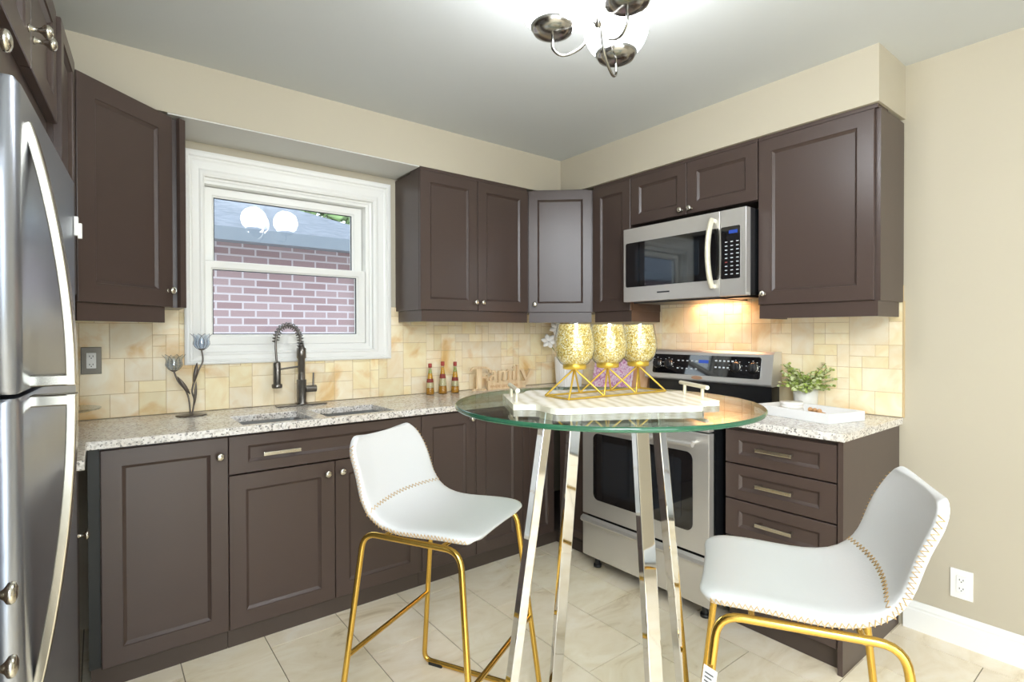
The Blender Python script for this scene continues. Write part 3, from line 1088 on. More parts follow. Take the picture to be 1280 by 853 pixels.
def bow_handle(za, zb, parent, peak):
    # flat bar that leaves the door at za and bows out to its widest at zb (the end next to the door gap)
    n = 18
    W2, T = .020, .010
    vs = []
    x = .105
    for i in range(n + 1):
        t = i / n
        z = za + (zb - za) * t
        y = -.004 - peak * sin(t * pi / 2) ** 0.85
        vs += [(x - W2, y, z), (x + W2, y, z), (x + W2, y + T * 1.6, z), (x - W2, y + T * 1.6, z)]
    fs = []
    for i in range(n):
        for k in range(4):
            l = (k + 1) % 4
            fs.append((i * 4 + k, i * 4 + l, (i + 1) * 4 + l, (i + 1) * 4 + k))
    fs += [(0, 1, 2, 3), (n * 4, n * 4 + 1, n * 4 + 2, n * 4 + 3)]
    mb = MB().add(vs, fs, 'nickel')
    s = 1 if zb > za else -1
    mb.box(x - W2, x + W2, -.004 - peak + T, .003, zb - s * .022, zb, 'nickel', .003)
    return mb.build('handle', parent, bevel=.004)


bow_handle(FH - .05, ZSP + .009, d1, .062)
bow_handle(.60, ZSP - .007, d2, .062)
MB().box(.03, FW - .03, .06, .10, .012, .098, 'black_plastic', .004).build('base_grille', fr)
for x_ in (.07, FW - .07):
    MB().cyl((x_, .2, 0), (x_, .2, .032), .02, 'black_plastic', 14).build('foot', fr)
cl = MB().box(-.008, .008, -.010, 0, -.025, .03, 'white_plastic', .002).box(-.004, .01, -.018, -.008, -.032, .012, 'white_plastic', .002)
cl.xform(Matrix.Translation(Pc - U * .375 + NN * (FO + .001) + Vector((0, 0, 1.60))) @ Matrix.Rotation(LR, 4, 'Z'))
tag(cl.build('magnetic_clip'), 'small white magnetic clip stuck high on the fridge door', 'clip')

# ------------------------------------------------------------------ range
RX, RY0, RW = -.690, -.888, .782
rg = thing('electric_range', 'stainless freestanding electric range with black glass oven window', 'range', (RX, RY0, 0), R(-90))
DP = .66
MB().box(.003, RW - .003, .045, DP, .075, .895, 'dark_enamel').build('body', rg)
MB().box(-.001, RW + .001, .03, DP - .01, .896, .918, 'black_glass', .004).build('cooktop', rg)
dr = MB().box(.004, RW - .004, .0, .044, .072, .268, 'steel_h', .004).build('drawer', rg)
MB().prism([(0, 0), (-.018, -.010), (-.022, -.024), (-.012, -.036), (0, -.040)], .006, RW - .006, 'steel_h', M=Matrix(((0, 0, 1, 0), (1, 0, 0, 0), (0, 1, 0, .292), (0, 0, 0, 1))), smooth=False).build('handle', dr)
dz0, dz1 = .302, .845
od = MB().cells([.004, .10, RW - .10, RW - .004], [dz0, .41, .735, dz1], 0, .04, 'steel_h', lambda x, z: not (.10 < x < RW - .10 and .41 < z < .735)).xform(Myz)
od = od.build('oven_door', rg, bevel=.003)


def rr2(x0, x1, z0, z1, r_, n=6):
    pts = []
    for cx, cz, s in ((x1 - r_, z1 - r_, 0), (x0 + r_, z1 - r_, 90), (x0 + r_, z0 + r_, 180), (x1 - r_, z0 + r_, 270)):
        for k in range(n + 1):
            a = R(s + 90 * k / n); pts.append((cx + r_ * cos(a), cz + r_ * sin(a)))
    return pts


MB().prism(rr2(.085, RW - .085, .392, .752, .035), -.002, .006, 'black_glass', M=Myz).build('window_surround', od)
MB().prism(rr2(.145, RW - .145, .44, .715, .015), -.0035, .0, 'oven_glass', M=Myz).build('window_pane', od)
hd = MB().tube([(.05, -.055, .80), (RW - .05, -.055, .80)], .013, 'steel_h', 14)
for x_ in (.075, RW - .075):
    hd.tube([(x_, 0, .80), (x_, -.055, .80)], .009, 'steel_h', 10)
hd.build('handle', od)
MB().box(.004, RW - .004, .0, .04, .852, .893, 'steel_h', .004).build('front_trim', rg)
# backguard: slanted stainless console
bgd = MB()
sec = [(.555, .918), (.575, .918), (.575, 1.015), (.540, 1.035), (.575, 1.185), (.592, 1.197), (.655, 1.197), (.662, 1.185), (.662, .918)]
bgd.prism([(.575, .918), (.575, 1.03), (.655, 1.03), (.655, .918)], .012, RW - .012, 'dark_enamel', M=Matrix(((0, 0, 1, 0), (1, 0, 0, 0), (0, 1, 0, 0), (0, 0, 0, 1))))
bo = bgd.build('backguard', rg)
Mx = Matrix(((0, 0, 1, 0), (1, 0, 0, 0), (0, 1, 0, 0), (0, 0, 0, 1)))
con = MB().prism([(.545, 1.025), (.572, 1.180), (.586, 1.194), (.655, 1.194), (.655, 1.020), (.556, 1.016)], .0, RW, 'steel_h', M=Mx).build('console', rg, bevel=.006)
# console face frame: tilt of the panel
tl = math.atan2(.027, .155)
CF = Matrix.Translation((0, .545, 1.025)) @ Matrix.Rotation(-tl, 4, 'X')
pan = MB().prism(rr2(.055, RW - .06, .028, .142, .012), -.003, .002, 'black_glass', M=CF @ Myz)
prn = pan
rq = random.Random(2)
for i in range(5):
    for j in range(2):
        prn.box(.225 + i * .03, .237 + i * .03, -.0038, -.0030, .06 + j * .045, .066 + j * .045, 'panel_print', M=CF)
        prn.box(.465 + i * .024, .477 + i * .024, -.0038, -.0030, .075 + j * .036, .083 + j * .036, 'panel_print', M=CF)
for kx in (.085, .165, .585, .68):
    for a in range(-3, 4):
        an = a * R(38) + pi / 2
        prn.box(kx + .036 * cos(an) - .003, kx + .036 * cos(an) + .003, -.0038, -.003, .085 + .036 * sin(an) - .0015, .085 + .036 * sin(an) + .0015, 'panel_print', M=CF)
pan.build('control_panel', con)
MB().box(.365, .425, -.0042, -.003, .098, .116, 'display_blue', M=CF).build('display', con)
for kx in (.088, .168, .590, .685):
    km = MB().lathe([(0, .003), (.030, .003), (.030, .006), (.024, .008), (.021, .024), (.018, .026), (0, .026)], 'black_plastic', 22, M=CF @ Matrix.Translation((kx, 0, .085)) @ Matrix.Rotation(R(90), 4, 'X'))
    km.lathe([(.0245, .0075), (.027, .0085), (.0245, .0095)], 'nickel', 22, M=CF @ Matrix.Translation((kx, 0, .085)) @ Matrix.Rotation(R(90), 4, 'X'))
    km.box(kx - .004, kx + .004, -.031, -.02, .068, .102, 'dark_steel', .001, M=CF)
    km.build('knob', con)
MB().prism([(.36 + .035 * cos(a * pi / 12), .014 + .010 * sin(a * pi / 12)) for a in range(24)], -.003, .001, 'badge', M=CF @ Myz).build('badge', con)
for x_ in (.06, RW - .06):
    MB().cyl((x_, .06, 0), (x_, .06, .075), .014, 'black_plastic', 14).lathe([(0, 0), (.022, 0), (.022, .014), (0, .016)], 'black_plastic', 16, o=(x_, .06, 0)).build('foot', rg)
for (bx, by, br_) in ((.20, .20, .10), (.58, .20, .085), (.20, .45, .075), (.58, .45, .10)):
    MB().lathe([(br_ - .004, .9182), (br_, .9186), (br_ + .004, .9182)], 'dark_steel', 32, o=(bx, by, 0)).build('burner_ring', rg)

# ------------------------------------------------------------------ microwave
MX, MY0, MW, MZ0, MZ1 = -.400, -.936, .742, 1.470, 1.888
mw = thing('microwave', 'stainless over-the-range microwave with curved handle under the short wall cabinet', 'microwave', (MX, MY0, 0), R(-90))
MB().box(.002, MW - .002, .042, .392, MZ0 + .004, MZ1, 'dark_enamel').build('body', mw)
DS = 1.543 + MY0
md = MB().cells([0, .022, DS - .028, DS - .001], [MZ0, MZ0 + .085, MZ1 - .085, MZ1], 0, .04, 'steel_h', lambda x, z: not (.022 < x < DS - .028 and MZ0 + .085 < z < MZ1 - .085)).xform(Myz).build('door', mw, bevel=.003)
MB().prism(rr2(.018, DS - .002, MZ0 + .083, MZ1 - .083, .012), -.0015, .006, 'black_glass', M=Myz).build('window', md)
MB().prism(rr2(.085, DS - .115, MZ0 + .115, MZ1 - .125, .012), -.0022, .0, 'oven_glass', M=Myz).build('window_pane', md)
hp = []
for i in range(17):
    t = i / 16
    hp.append((DS - .035, -.012 - .040 * sin(pi * t) ** .7, MZ0 + .048 + (MZ1 - MZ0 - .085) * t))
hm = MB().tube(hp, .0125, 'cream_handle', 12, flat=1.2)
hm.box(DS - .047, DS - .023, -.016, .002, MZ0 + .042, MZ0 + .062, 'cream_handle', .003).box(DS - .047, DS - .023, -.016, .002, MZ1 - .055, MZ1 - .035, 'cream_handle', .003)
hm.build('handle', md)
MB().box(.235, .315, -.0012, .002, MZ0 + .040, MZ0 + .048, 'dark_steel').build('brand_mark', md)
cp = MB().box(DS + .001, MW, 0, .04, MZ0, MZ1, 'steel_h', .003).build('control_panel', mw)
MB().prism(rr2(DS + .006, MW - .030, MZ0 + .083, MZ1 - .083, .008), -.0018, .004, 'black_glass', M=Myz).build('key_plate', cp)
km = MB()
for i in range(3):
    for j in range(9):
        x_ = DS + .034 + i * .029; z_ = MZ0 + .105 + j * .0195
        km.box(x_ - .006, x_ + .006, -.0027, -.0015, z_ - .0018, z_ + .0018, 'panel_red' if (i == 0 and j == 3) else 'panel_print')
km.build('keypad', cp)
MB().box(DS + .048, DS + .092, -.0028, -.0012, MZ1 - .118, MZ1 - .102, 'display_blue').build('display', cp)
MB().box(.05, DS - .02, .03, .30, MZ0 - .010, MZ0 + .0035, 'dark_steel', .003).box(DS, MW - .02, .05, .20, MZ0 - .008, MZ0 + .0035, 'black_plastic', .003).build('vent_grille', mw)
MB().box(.27, .47, .30, .37, MZ0 - .002, MZ0 + .0035, 'mw_lamp').build('task_lamp', mw)
al = area_light('microwave_task_light', (MX + .335, MY0 - MW * .5, MZ0 - .012), (0.15, 0, -1), .30, .07, 0.9, (1.0, .55, .30))
al.data.use_shadow = True
# ------------------------------------------------------------------ bar table
TX, TY, TR, TZ, TT = -1.659, -1.935, .426, 1.096, .012
tb = thing('bar_table', 'tall round bar table with glass top on four splayed chrome legs', 'table', (TX, TY, 0))
n = 128
mb = MB()
prof = [(TR - .003, TZ - TT), (TR, TZ - TT + .003), (TR, TZ - .003), (TR - .003, TZ)]
vs = [(r_ * cos(2 * pi * k / n), r_ * sin(2 * pi * k / n), z) for r_, z in prof for k in range(n)]
mb.add(vs, [tuple(range(n))[::-1], tuple(range(3 * n, 4 * n))], 'table_glass')
mb.add(vs, [(i * n + k, i * n + (k + 1) % n, (i + 1) * n + (k + 1) % n, (i + 1) * n + k) for i in range(3) for k in range(n)], 'glass_edge', True)
mb.build('glass_top', tb)
rv = Vector((sin(_yaw), -cos(_yaw), 0))
for k in range(4):
    a = R(-107.88) + k * pi / 2
    top = Vector((-.005 + .179 * cos(a), .005 + .179 * sin(a), TZ - TT - .004)) + rv * .008
    bot = Vector((-.005 + .315 * cos(a), .005 + .315 * sin(a), .004)) - rv * .008
    rad = Vector((cos(a), sin(a), 0)); tan = Vector((-sin(a), cos(a), 0))
    hw, ht = .019, .0125
    vs = []
    for p in (bot, top):
        for s, t in ((-1, -1), (1, -1), (1, 1), (-1, 1)):
            vs.append(p + tan * hw * s + rad * ht * t)
    lg = MB().add(vs, [(0, 3, 2, 1), (4, 5, 6, 7), (0, 1, 5, 4), (1, 2, 6, 5), (2, 3, 7, 6), (3, 0, 4, 7)], 'chrome').build('leg', tb, bevel=.0025)
    MB().lathe([(0, 0), (.022, 0), (.022, .0035), (0, .0035)], 'clear_glass', 20, o=(top.x, top.y, TZ - TT - .0038)).build('pad', lg)
    MB().box(-.016, .016, -.01, .01, 0, .0045, 'black_rubber', M=Matrix.Translation((bot.x, bot.y, 0)) @ Matrix.Rotation(a + pi / 2, 4, 'Z')).build('foot_pad', lg)

# tray on the table
tu = R(-30.4)
tr_ = thing('serving_tray', 'scalloped cream shell tray with bar handles on the glass table', 'tray', (-1.675, -1.956, TZ + .0005), tu)
# outline, right half of the upper side, mirrored
q = [(.279, .0), (.279, .118), (.232, .122)]
cv = [(.222, .126), (.213, .140), (.205, .165), (.197, .188), (.186, .204), (.165, .209), (.10, .206), (0, .203)]
half = q + cv
outl = half + [(-x, y) for x, y in half[::-1][1:]] + [(-x, -y) for x, y in half[1:]] + [(x, -y) for x, y in half[::-1][1:-1]]
MB().prism(outl, 0, .015, 'tray_shell').build('tray_base', tr_, bevel=.002)
for s in (-1, 1):
    mb = MB().tube([(s * .262, -.083, .046), (s * .262, .083, .046)], .006, 'cream_handle', 12)
    for y_ in (-.055, .055):
        mb.tube([(s * .262, y_, .014), (s * .262, y_, .046)], .0048, 'cream_handle', 10)
    mb.build('handle', tr_)

# triple candle holder on the tray
HT = R(-5.05); hs, hw_ = .126, .107
chd = thing('candle_holder', 'gold wire candle holder with three glittering gold glass cups on the tray', 'candle holder', (-1.618, -1.913, TZ + .0165), HT)
fm = MB()
rr_ = .0028
def hp_(i, j): return ((i - 1.5) * hs, (j - .5) * hw_, rr_)
for j in (0, 1):
    fm.tube([hp_(0, j), hp_(3, j)], rr_, 'gold_rod', 8)
for i in (0, 3):
    fm.tube([hp_(i, 0), hp_(i, 1)], rr_, 'gold_rod', 8)
for i in range(3):
    ap = ((i - 1) * hs, 0, .080)
    for a, b in ((i, 0), (i + 1, 0), (i, 1), (i + 1, 1)):
        fm.tube([hp_(a, b), ap], rr_, 'gold_rod', 8)
fm.build('wire_frame', chd)
for i in range(3):
    o3 = ((i - 1) * hs, 0, 0)
    MB().lathe([(0, .078), (.028, .078), (.033, .080), (.033, .098), (.030, .098), (.030, .084), (0, .083)], 'gold_rod', 28, o=o3).build('cup_holder', chd)
    outer = [(0, .0855), (.026, .086), (.040, .095), (.052, .112), (.0575, .135), (.0570, .160), (.0525, .185), (.0480, .208)]
    inner = [(r_ - .003, z) for r_, z in outer[::-1][:-1]]
    g = MB().lathe(outer, 'clear_glass', 36, o=o3).build('glass_cup', chd)
    li = [(0, .0895)] + [(r_ - .0018 - .0035 * (z - .086) / .122, z + (.003 if z < .1 else 0)) for r_, z in outer[1:-1]] + [(.0435, .205), (.0420, .205), (.047, .185), (.051, .16), (.0515, .136), (.046, .116), (.035, .103), (0, .096)]
    MB().lathe(li, 'gold_glitter', 36, o=o3).build('glitter_lining', g)

# ------------------------------------------------------------------ bar stools
def build_stool(name, label, loc, rz):
    st = thing(name, label, 'stool', loc, rz, 'white bar stools at the glass table')
    # seat shell: side profile swept across the width
    prof = [(.2145, .696), (.211, .7005), (.203, .7045), (.190, .708), (.165, .712), (.10, .713), (.03, .708), (-.04, .704), (-.10, .711), (-.145, .733), (-.178, .770), (-.200, .815), (-.219, .865), (-.233, .902), (-.241, .925), (-.246, .940), (-.2485, .948), (-.2495, .952)]
    NV = 21
    def halfw(i):
        t = i / (len(prof) - 1)
        z = prof[i][1]; x = prof[i][0]
        w = .205
        if x > .16: w = .205 - .048 * (1 - math.sqrt(max(0, 1 - ((x - .16) / .0546) ** 2)))
        if z > .88: w = .205 - .012 - .055 * (1 - math.sqrt(max(0, 1 - ((z - .88) / .0722) ** 2))) - .0
        elif z > .74: w = .205 - .012 * (z - .74) / .13
        return w
    top, N = [], len(prof)
    for i, (x, z) in enumerate(prof):
        hw_ = halfw(i)
        a = prof[max(0, i - 1)]; b = prof[min(N - 1, i + 1)]
        tx, tz = b[0] - a[0], b[1] - a[1]
        l = math.hypot(tx, tz); nx, nz = tz / l, -tx / l     # normal on the sitting side
        nx, nz = (nx, nz) if (nz > 0 or (abs(nz) < .5 and nx > 0)) else (-nx, -nz)
        if x < -.15: nz *= max(0.0, 1 - (z - .74) / .12)
        back = max(0.0, min(1.0, (z - .70) / .16)) if x < 0 else 0.0
        for j in range(NV):
            v = -1 + 2 * j / (NV - 1)
            cup = (.006 + .030 * back * (1 - .65 * max(0, min(1, (z - .82) / .12)))) * (abs(v) ** 2.2)
            roll = -.010 * max(0, abs(v) - .86) / .14 * (1 - back)
            mid = -.008 * (1 - v * v) * (1 if -0.05 < x < .16 else .4)
            top.append(Vector((x + nx * (cup + roll + mid), v * hw_, z + nz * (cup + roll + mid))))
    # offset bottom sheet
    mb = MB()
    fs = [(i * NV + j, i * NV + j + 1, (i + 1) * NV + j + 1, (i + 1) * NV + j) for i in range(N - 1) for j in range(NV - 1)]
    me = bpy.data.meshes.new('seat_tmp')
    me.from_pydata([p[:] for p in top], [], fs); me.update()
    nrm = [v.normal.copy() for v in me.vertices]
    flip = 1 if nrm[NV * 4 + NV // 2].z > 0 else -1
    bpy.data.meshes.remove(me)
    T = .022
    bot = [p - n_ * flip * T for p, n_ in zip(top, nrm)]
    vs = top + bot
    M_ = N * NV
    f2 = [tuple(M_ + i for i in f[::-1]) for f in fs]
    rim = [i * NV for i in range(N)] + [(N - 1) * NV + j for j in range(1, NV)] + [i * NV + NV - 1 for i in range(N - 2, -1, -1)] + [j for j in range(NV - 2, 0, -1)]
    f3 = [(rim[k], rim[(k + 1) % len(rim)], M_ + rim[(k + 1) % len(rim)], M_ + rim[k]) for k in range(len(rim))]
    mb.add(vs, fs + f2 + f3, 'white_leather', True)
    seat = mb.build('seat', st, subsurf=1)
    # zigzag stitching near the edge of the shell and along the crease between seat and back
    sm = MB()
    def surf(i, v):
        i = max(0, min(N - 1.001, i)); k = int(i); u = i - k
        j = (v + 1) / 2 * (NV - 1); jj = min(NV - 2, int(j)); w_ = j - jj
        P = lambda a, b: top[a * NV + b]
        p = (P(k, jj) * (1 - w_) + P(k, jj + 1) * w_) * (1 - u) + (P(k + 1, jj) * (1 - w_) + P(k + 1, jj + 1) * w_) * u
        nn = nrm[k * NV + jj] * flip
        return p, nn
    def edge_pt(s, side, off):
        # s 0..N-1 along the side edge, off 0..1 through the thickness
        p, nn = surf(s, side)
        out = Vector((0, side, 0))
        return p - nn * T * off + out * .0012
    for side in (-1, 1):
        cum = [0.0]
        for i in range(1, N):
            cum.append(cum[-1] + math.hypot(prof[i][0] - prof[i - 1][0], prof[i][1] - prof[i - 1][1]))
        def at_len(d):
            for i in range(N - 1):
                if d <= cum[i + 1]:
                    return i + (d - cum[i]) / (cum[i + 1] - cum[i])
            return N - 1.001
        zz = []
        K = 96
        for q_ in range(K):
            d_ = .022 + (cum[-1] - .040) * q_ / (K - 1)
            zz.append(edge_pt(at_len(d_), side * .995, .12 if q_ % 2 else .70))
        sm.tube(zz, .0015, 'gold_thread', 5)
    zz = []
    for q_ in range(46):
        v = -.97 + 1.94 * q_ / 45
        i = 9.1 + .5 * (1 - v * v) + (.12 if q_ % 2 else -.12)
        p, nn = surf(i, v)
        zz.append(p + nn * .0022)
    sm.tube(zz, .0012, 'gold_thread', 5)
    sm.build('stitching', seat)
    # metal frame
    bt, wt, zt, bb = .173, .2075, .672, .245
    for side in (-1, 1):
        y1, y0 = side * (wt - .012), side * bb
        loop = [(-bb, y0, .012), (-bt, y1, zt), (bt, y1, zt - .002), (bb, y0, .012)]
        pts = [Vector(p) for p in loop]
        path = []
        N4 = len(pts)
        for i, p in enumerate(pts):
            a, b = pts[i - 1] - p, pts[(i + 1) % N4] - p
            r_ = .05 if i in (1, 2) else .035
            pa, pb = p + a.normalized() * r_, p + b.normalized() * r_
            for k in range(7):
                u = k / 6
                path.append((1 - u) ** 2 * pa + 2 * u * (1 - u) * p + u * u * pb)
        MB().tube(path, .0095, 'gold_metal', 12, closed=True).build('side_frame', st)
        for e in (-1, 1):
            g = MB().box(-.03, .03, -.011, .011, -.001, .012, 'black_rubber', .003)
            g.xform(Matrix.Translation((e * (bb - .055), y0, .001)) @ Matrix.Rotation(R(-e * 0), 4, 'Z'))
            g.build('foot_glide', st)
    zk = .292
    kx = bt + (bb - bt) * (1 - zk / zt); ky = (wt - .012) + (bb - wt + .012) * (1 - zk / zt)
    for e in (-1, 1):
        MB().tube([(e * kx, -ky, zk), (e * kx, ky, zk)], .008, 'gold_metal', 12).build('footrest', st)
        MB().tube([(e * bt * .6, -(wt - .01), zt - .004), (e * bt * .6, wt - .01, zt - .004)], .007, 'gold_metal', 10).box(e * bt * .6 - .02, e * bt * .6 + .02, -.12, .12, zt - .002, zt + .012, 'gold_metal').build('seat_support', st)
    return st


s1 = build_stool('bar_stool', 'white leather bar stool with gold legs in front of the sink cabinets', (-1.904, -1.453, 0), -1.084)
s2 = copy_tree(s1, (-1.471, -2.386, 0), 2.095)
s2['label'] = 'white leather bar stool with a paper tag on its gold leg, nearest the bare wall'
tg = MB().box(-.016, .016, -.0008, .0008, -.03, .03, 'label_paper')
for i in range(5):
    tg.box(-.011, .009 - .003 * (i % 2), -.0014, -.0008, -.022 + i * .009, -.019 + i * .009, 'print_dark')
tg = tg.build('paper_tag', s2)
_c, _s = cos(2.095), sin(2.095)
# tag wrapped on the front near leg
tg.location = (.1905, .2200, .530); tg.rotation_euler = (R(-4), R(6), R(150))

# ------------------------------------------------------------------ chandelier
CH = Vector((-1.632, -1.890, 0))
cd = thing('chandelier', 'three-globe ceiling light with curved brushed arms over the glass table', 'ceiling light', (CH.x, CH.y, 2.28))
MB().lathe([(0, CEIL - 2.28), (.065, CEIL - 2.28), (.062, CEIL - 2.30), (.03, CEIL - 2.315), (.012, CEIL - 2.325), (0, CEIL - 2.325)], 'chand_metal', 28).build('canopy', cd)
MB().lathe([(0, .14), (.008, .14), (.008, -.02), (.014, -.03), (.016, -.06), (.010, -.08), (0, -.085)], 'chand_metal', 20).build('stem', cd)
gl = [(-1.744, -1.814), (-1.480, -1.825), (-1.672, -2.032)]
for (gx_, gy_) in gl:
    p = Vector((gx_ - CH.x, gy_ - CH.y, 0))
    MB().lathe([(.103 * sin(pi * i / 20), -.103 * cos(pi * i / 20)) for i in range(1, 21)] + [(0, .103)], 'globe_glass', 40, o=p).build('globe', cd)
    MB().lathe([(0, -.114), (.016, -.114), (.034, -.112), (.056, -.102), (.067, -.084), (.064, -.080), (.050, -.0935), (0, -.106)], 'chand_metal', 32, o=p).build('globe_cup', cd)
    a_ = [Vector((p.x, p.y, -.110)), Vector((p.x, p.y, -.150)), p * .75 + Vector((0, 0, -.168)), p * .32 + Vector((0, 0, -.135)), p * .10 + Vector((0, 0, -.06)), Vector((0, 0, -.03))]
    pth = []
    for i in range(len(a_) - 1):   # Catmull-Rom
        p0, p1, p2, p3 = a_[max(0, i - 1)], a_[i], a_[i + 1], a_[min(len(a_) - 1, i + 2)]
        for k in range(8):
            t = k / 8
            pth.append(0.5 * ((2 * p1) + (p2 - p0) * t + (2 * p0 - 5 * p1 + 4 * p2 - p3) * t * t + (3 * p1 - p0 - 3 * p2 + p3) * t ** 3))
    pth.append(a_[-1])
    MB().tube(pth, .0045, 'chand_metal', 10).build('arm', cd)

# ------------------------------------------------------------------ counter things, window side
fo = thing('tulip_candle_holder', 'brown metal candle holder with two blue-grey glass tulips beside the window', 'candle holder', (-2.470, -.130, .9155))
MB().lathe([(0, 0), (.062, 0), (.064, .002), (.055, .005), (.015, .008), (0, .009)], 'iron_brown', 32).build('base', fo)
def stem(pts_, name='stem'):
    P_ = [Vector(p) for p in pts_]
    pth = []
    for i in range(len(P_) - 1):
        p0, p1, p2, p3 = P_[max(0, i - 1)], P_[i], P_[i + 1], P_[min(len(P_) - 1, i + 2)]
        for k in range(6):
            t = k / 6
            pth.append(0.5 * ((2 * p1) + (p2 - p0) * t + (2 * p0 - 5 * p1 + 4 * p2 - p3) * t * t + (3 * p1 - p0 - 3 * p2 + p3) * t ** 3))
    pth.append(P_[-1])
    return MB().tube(pth, .0036, 'iron_brown', 8).build(name, fo)
def leaf(base_, tip, wd, parent):
    b_, t_ = Vector(base_), Vector(tip)
    d_ = t_ - b_
    side = d_.cross(Vector((0, 1, 0))).normalized()
    L_, R_ = [], []
    for k in range(9):
        u = k / 8
        c_ = b_ + d_ * u + Vector((0, -.008 * sin(pi * u), 0))
        ww = wd * sin(pi * min(1, u * .95 + .05)) ** .8
        L_.append(c_ - side * ww); R_.append(c_ + side * ww)
    vs = L_ + R_
    MB().add(vs, [(k, k + 1, 9 + k + 1, 9 + k) for k in range(8)], 'iron_brown', True).build('leaf', parent, solid=.0015)
T1, T2 = Vector((-.066, .0, .205)), Vector((.044, 0, .300))
s_a = stem([(-.003, 0, .006), (-.008, .003, .07), (-.020, .003, .115), (-.050, 0, .160), T1])
s_b = stem([(.004, 0, .006), (.012, -.003, .07), (.004, -.006, .12), (.028, -.003, .20), (.048, 0, .25), T2])
leaf((-.005, -.004, .10), (-.055, -.004, .185), .008, s_a)
leaf((.010, -.006, .15), (.024, -.006, .245), .009, s_b)
leaf((.012, -.004, .045), (.020, -.006, .16), .006, s_b)
for P_, rot in ((T1, .2), (T2, .7)):
    t_ = MB()
    for k in range(6):
        a = rot + k * pi / 3
        vs = []
        nu, nv = 11, 7
        for i in range(nu):
            u = i / (nu - 1)
            rad_ = .008 + .0275 * min(1, u / .42) ** .55 - .004 * sin(pi * max(0, (u - .42) / .58)) + .012 * max(0, (u - .72) / .28) ** 1.5
            z_ = .074 * u ** 1.15
            for j in range(nv):
                v = -1 + 2 * j / (nv - 1)
                half_ = .66 * (1 - max(0, (u - .5) / .5) ** 2.2)
                an = a + v * half_
                vs.append((P_.x + rad_ * cos(an), P_.y + rad_ * sin(an), P_.z + .004 + z_))
        t_.add(vs, [(i * nv + j, i * nv + j + 1, (i + 1) * nv + j + 1, (i + 1) * nv + j) for i in range(nu - 1) for j in range(nv - 1)], 'blue_glass', True)
        t_.tube([vs[i * nv] for i in range(nu)], .0010, 'iron_brown', 4)
    tl_ = t_.build('glass_tulip', fo)
    MB().lathe([(0, 0), (.007, .0), (.016, .006), (.011, .008), (0, .008)], 'iron_brown', 16, o=P_).build('calyx', tl_)

o1 = thing('wall_outlet', 'white receptacle in a brushed metal plate on the stone tile', 'outlet', (-2.832, -.0078, 1.176))
MB().box(-.036, .036, -.006, -.0005, -.059, .059, 'plate_metal', .002).build('cover_plate', o1)
def receptacle(parent, y=-.006):
    mb = MB().box(-.017, .017, y - .0025, y, -.034, .034, 'white_plastic', .002)
    for s in (-1, 1):
        for dx in (-.006, .006):
            mb.box(dx - .0012, dx + .0012, y - .0032, y - .0024, s * .018 - .002, s * .018 + .005, 'black_plastic')
        mb.lathe([(0, 0), (.0022, 0), (.0022, .0007), (0, .0007)], 'black_plastic', 10, o=(0, y - .0024, s * .018 - .007), M=Matrix.Rotation(R(90), 4, 'X'))
    return mb.build('receptacle', parent)
receptacle(o1)
o2 = thing('wall_outlet', 'white duplex wall outlet low on the bare wall above the baseboard', 'outlet', (-.0005, -2.389, .253), R(-90))
MB().box(-.037, .037, -.006, 0, -.060, .060, 'white_plastic', .002).build('cover_plate', o2)
receptacle(o2)

# glass cake stand mostly hidden behind the fridge
cs = thing('cake_stand', 'clear glass cake stand on the counter, mostly hidden behind the fridge', 'cake stand', (-2.935, -.20, .9155))
MB().lathe([(0, .0), (.05, .0), (.052, .004), (.015, .012), (.010, .03), (.012, .055), (.03, .066), (0, .066)], 'clear_glass', 32).build('pedestal', cs)
MB().lathe([(0, .066), (.11, .066), (.135, .072), (.137, .076), (.133, .077), (.108, .071), (0, .071)], 'clear_glass', 48).build('plate', cs)

# infused oil bottles
def bottle(x, y, label, s=1.0, lay=0):
    b_ = thing('oil_bottle', label, 'bottle', (x, y, .9155), .3 * lay, 'little bottles standing against the tile')
    pr = [(0, 0), (.024, 0), (.026, .003), (.0255, .02), (.022, .06), (.016, .105), (.0105, .135), (.009, .15), (.009, .160)]
    pr = [(r_ * s, z * s * 1.05) for r_, z in pr]
    MB().lathe(pr, 'bottle_glass', 24).build('glass', b_)
    fills = [((0.002, .040), 'beans'), ((.040, .072), 'garlic'), ((.092, .125), 'oil_amber'), ((.125, .150), 'leaf_green')] if lay != 1 else [((.002, .045), 'beans'), ((.045, .088), 'garlic'), ((.112, .15), 'oil_amber')]
    def rad(z):
        for (r0, z0), (r1, z1) in zip(pr[1:], pr[2:]):
            if z0 <= z <= z1: return r0 + (r1 - r0) * (z - z0) / max(1e-6, z1 - z0)
        return pr[-1][0]
    for (a, c_), m_ in fills:
        a *= s * 1.05; c_ *= s * 1.05
        MB().lathe([(0, a + .0005)] + [(rad(a + (c_ - a) * k / 4) * .93, a + .0005 + (c_ - a - .001) * k / 4) for k in range(5)] + [(0, c_ - .0005)], m_, 20).build('filling', b_)
    a, c_ = ((.072, .092) if lay != 1 else (.088, .112))
    a *= s * 1.05; c_ *= s * 1.05
    MB().lathe([(rad(a) + .0006, a), (rad(c_) + .0006, c_)], 'red_label', 24).build('paper_label', b_)
    MB().lathe([(0, .158 * s * 1.05), (.0112 * s, .158 * s * 1.05), (.0112 * s, .182 * s * 1.05), (0, .183 * s * 1.05)], 'red_cap', 20).build('cap', b_)
    return b_
bottle(-1.196, -.085, 'red-capped bottle of layered preserves, farthest from the wooden word sign', 1.0, 0)
bottle(-1.110, -.090, 'red-capped bottle with its dark label highest, middle of three against the tile', 1.05, 1)
bottle(-1.026, -.100, 'red-capped bottle of layered preserves standing closest to the wooden word sign', 1.03, 2)

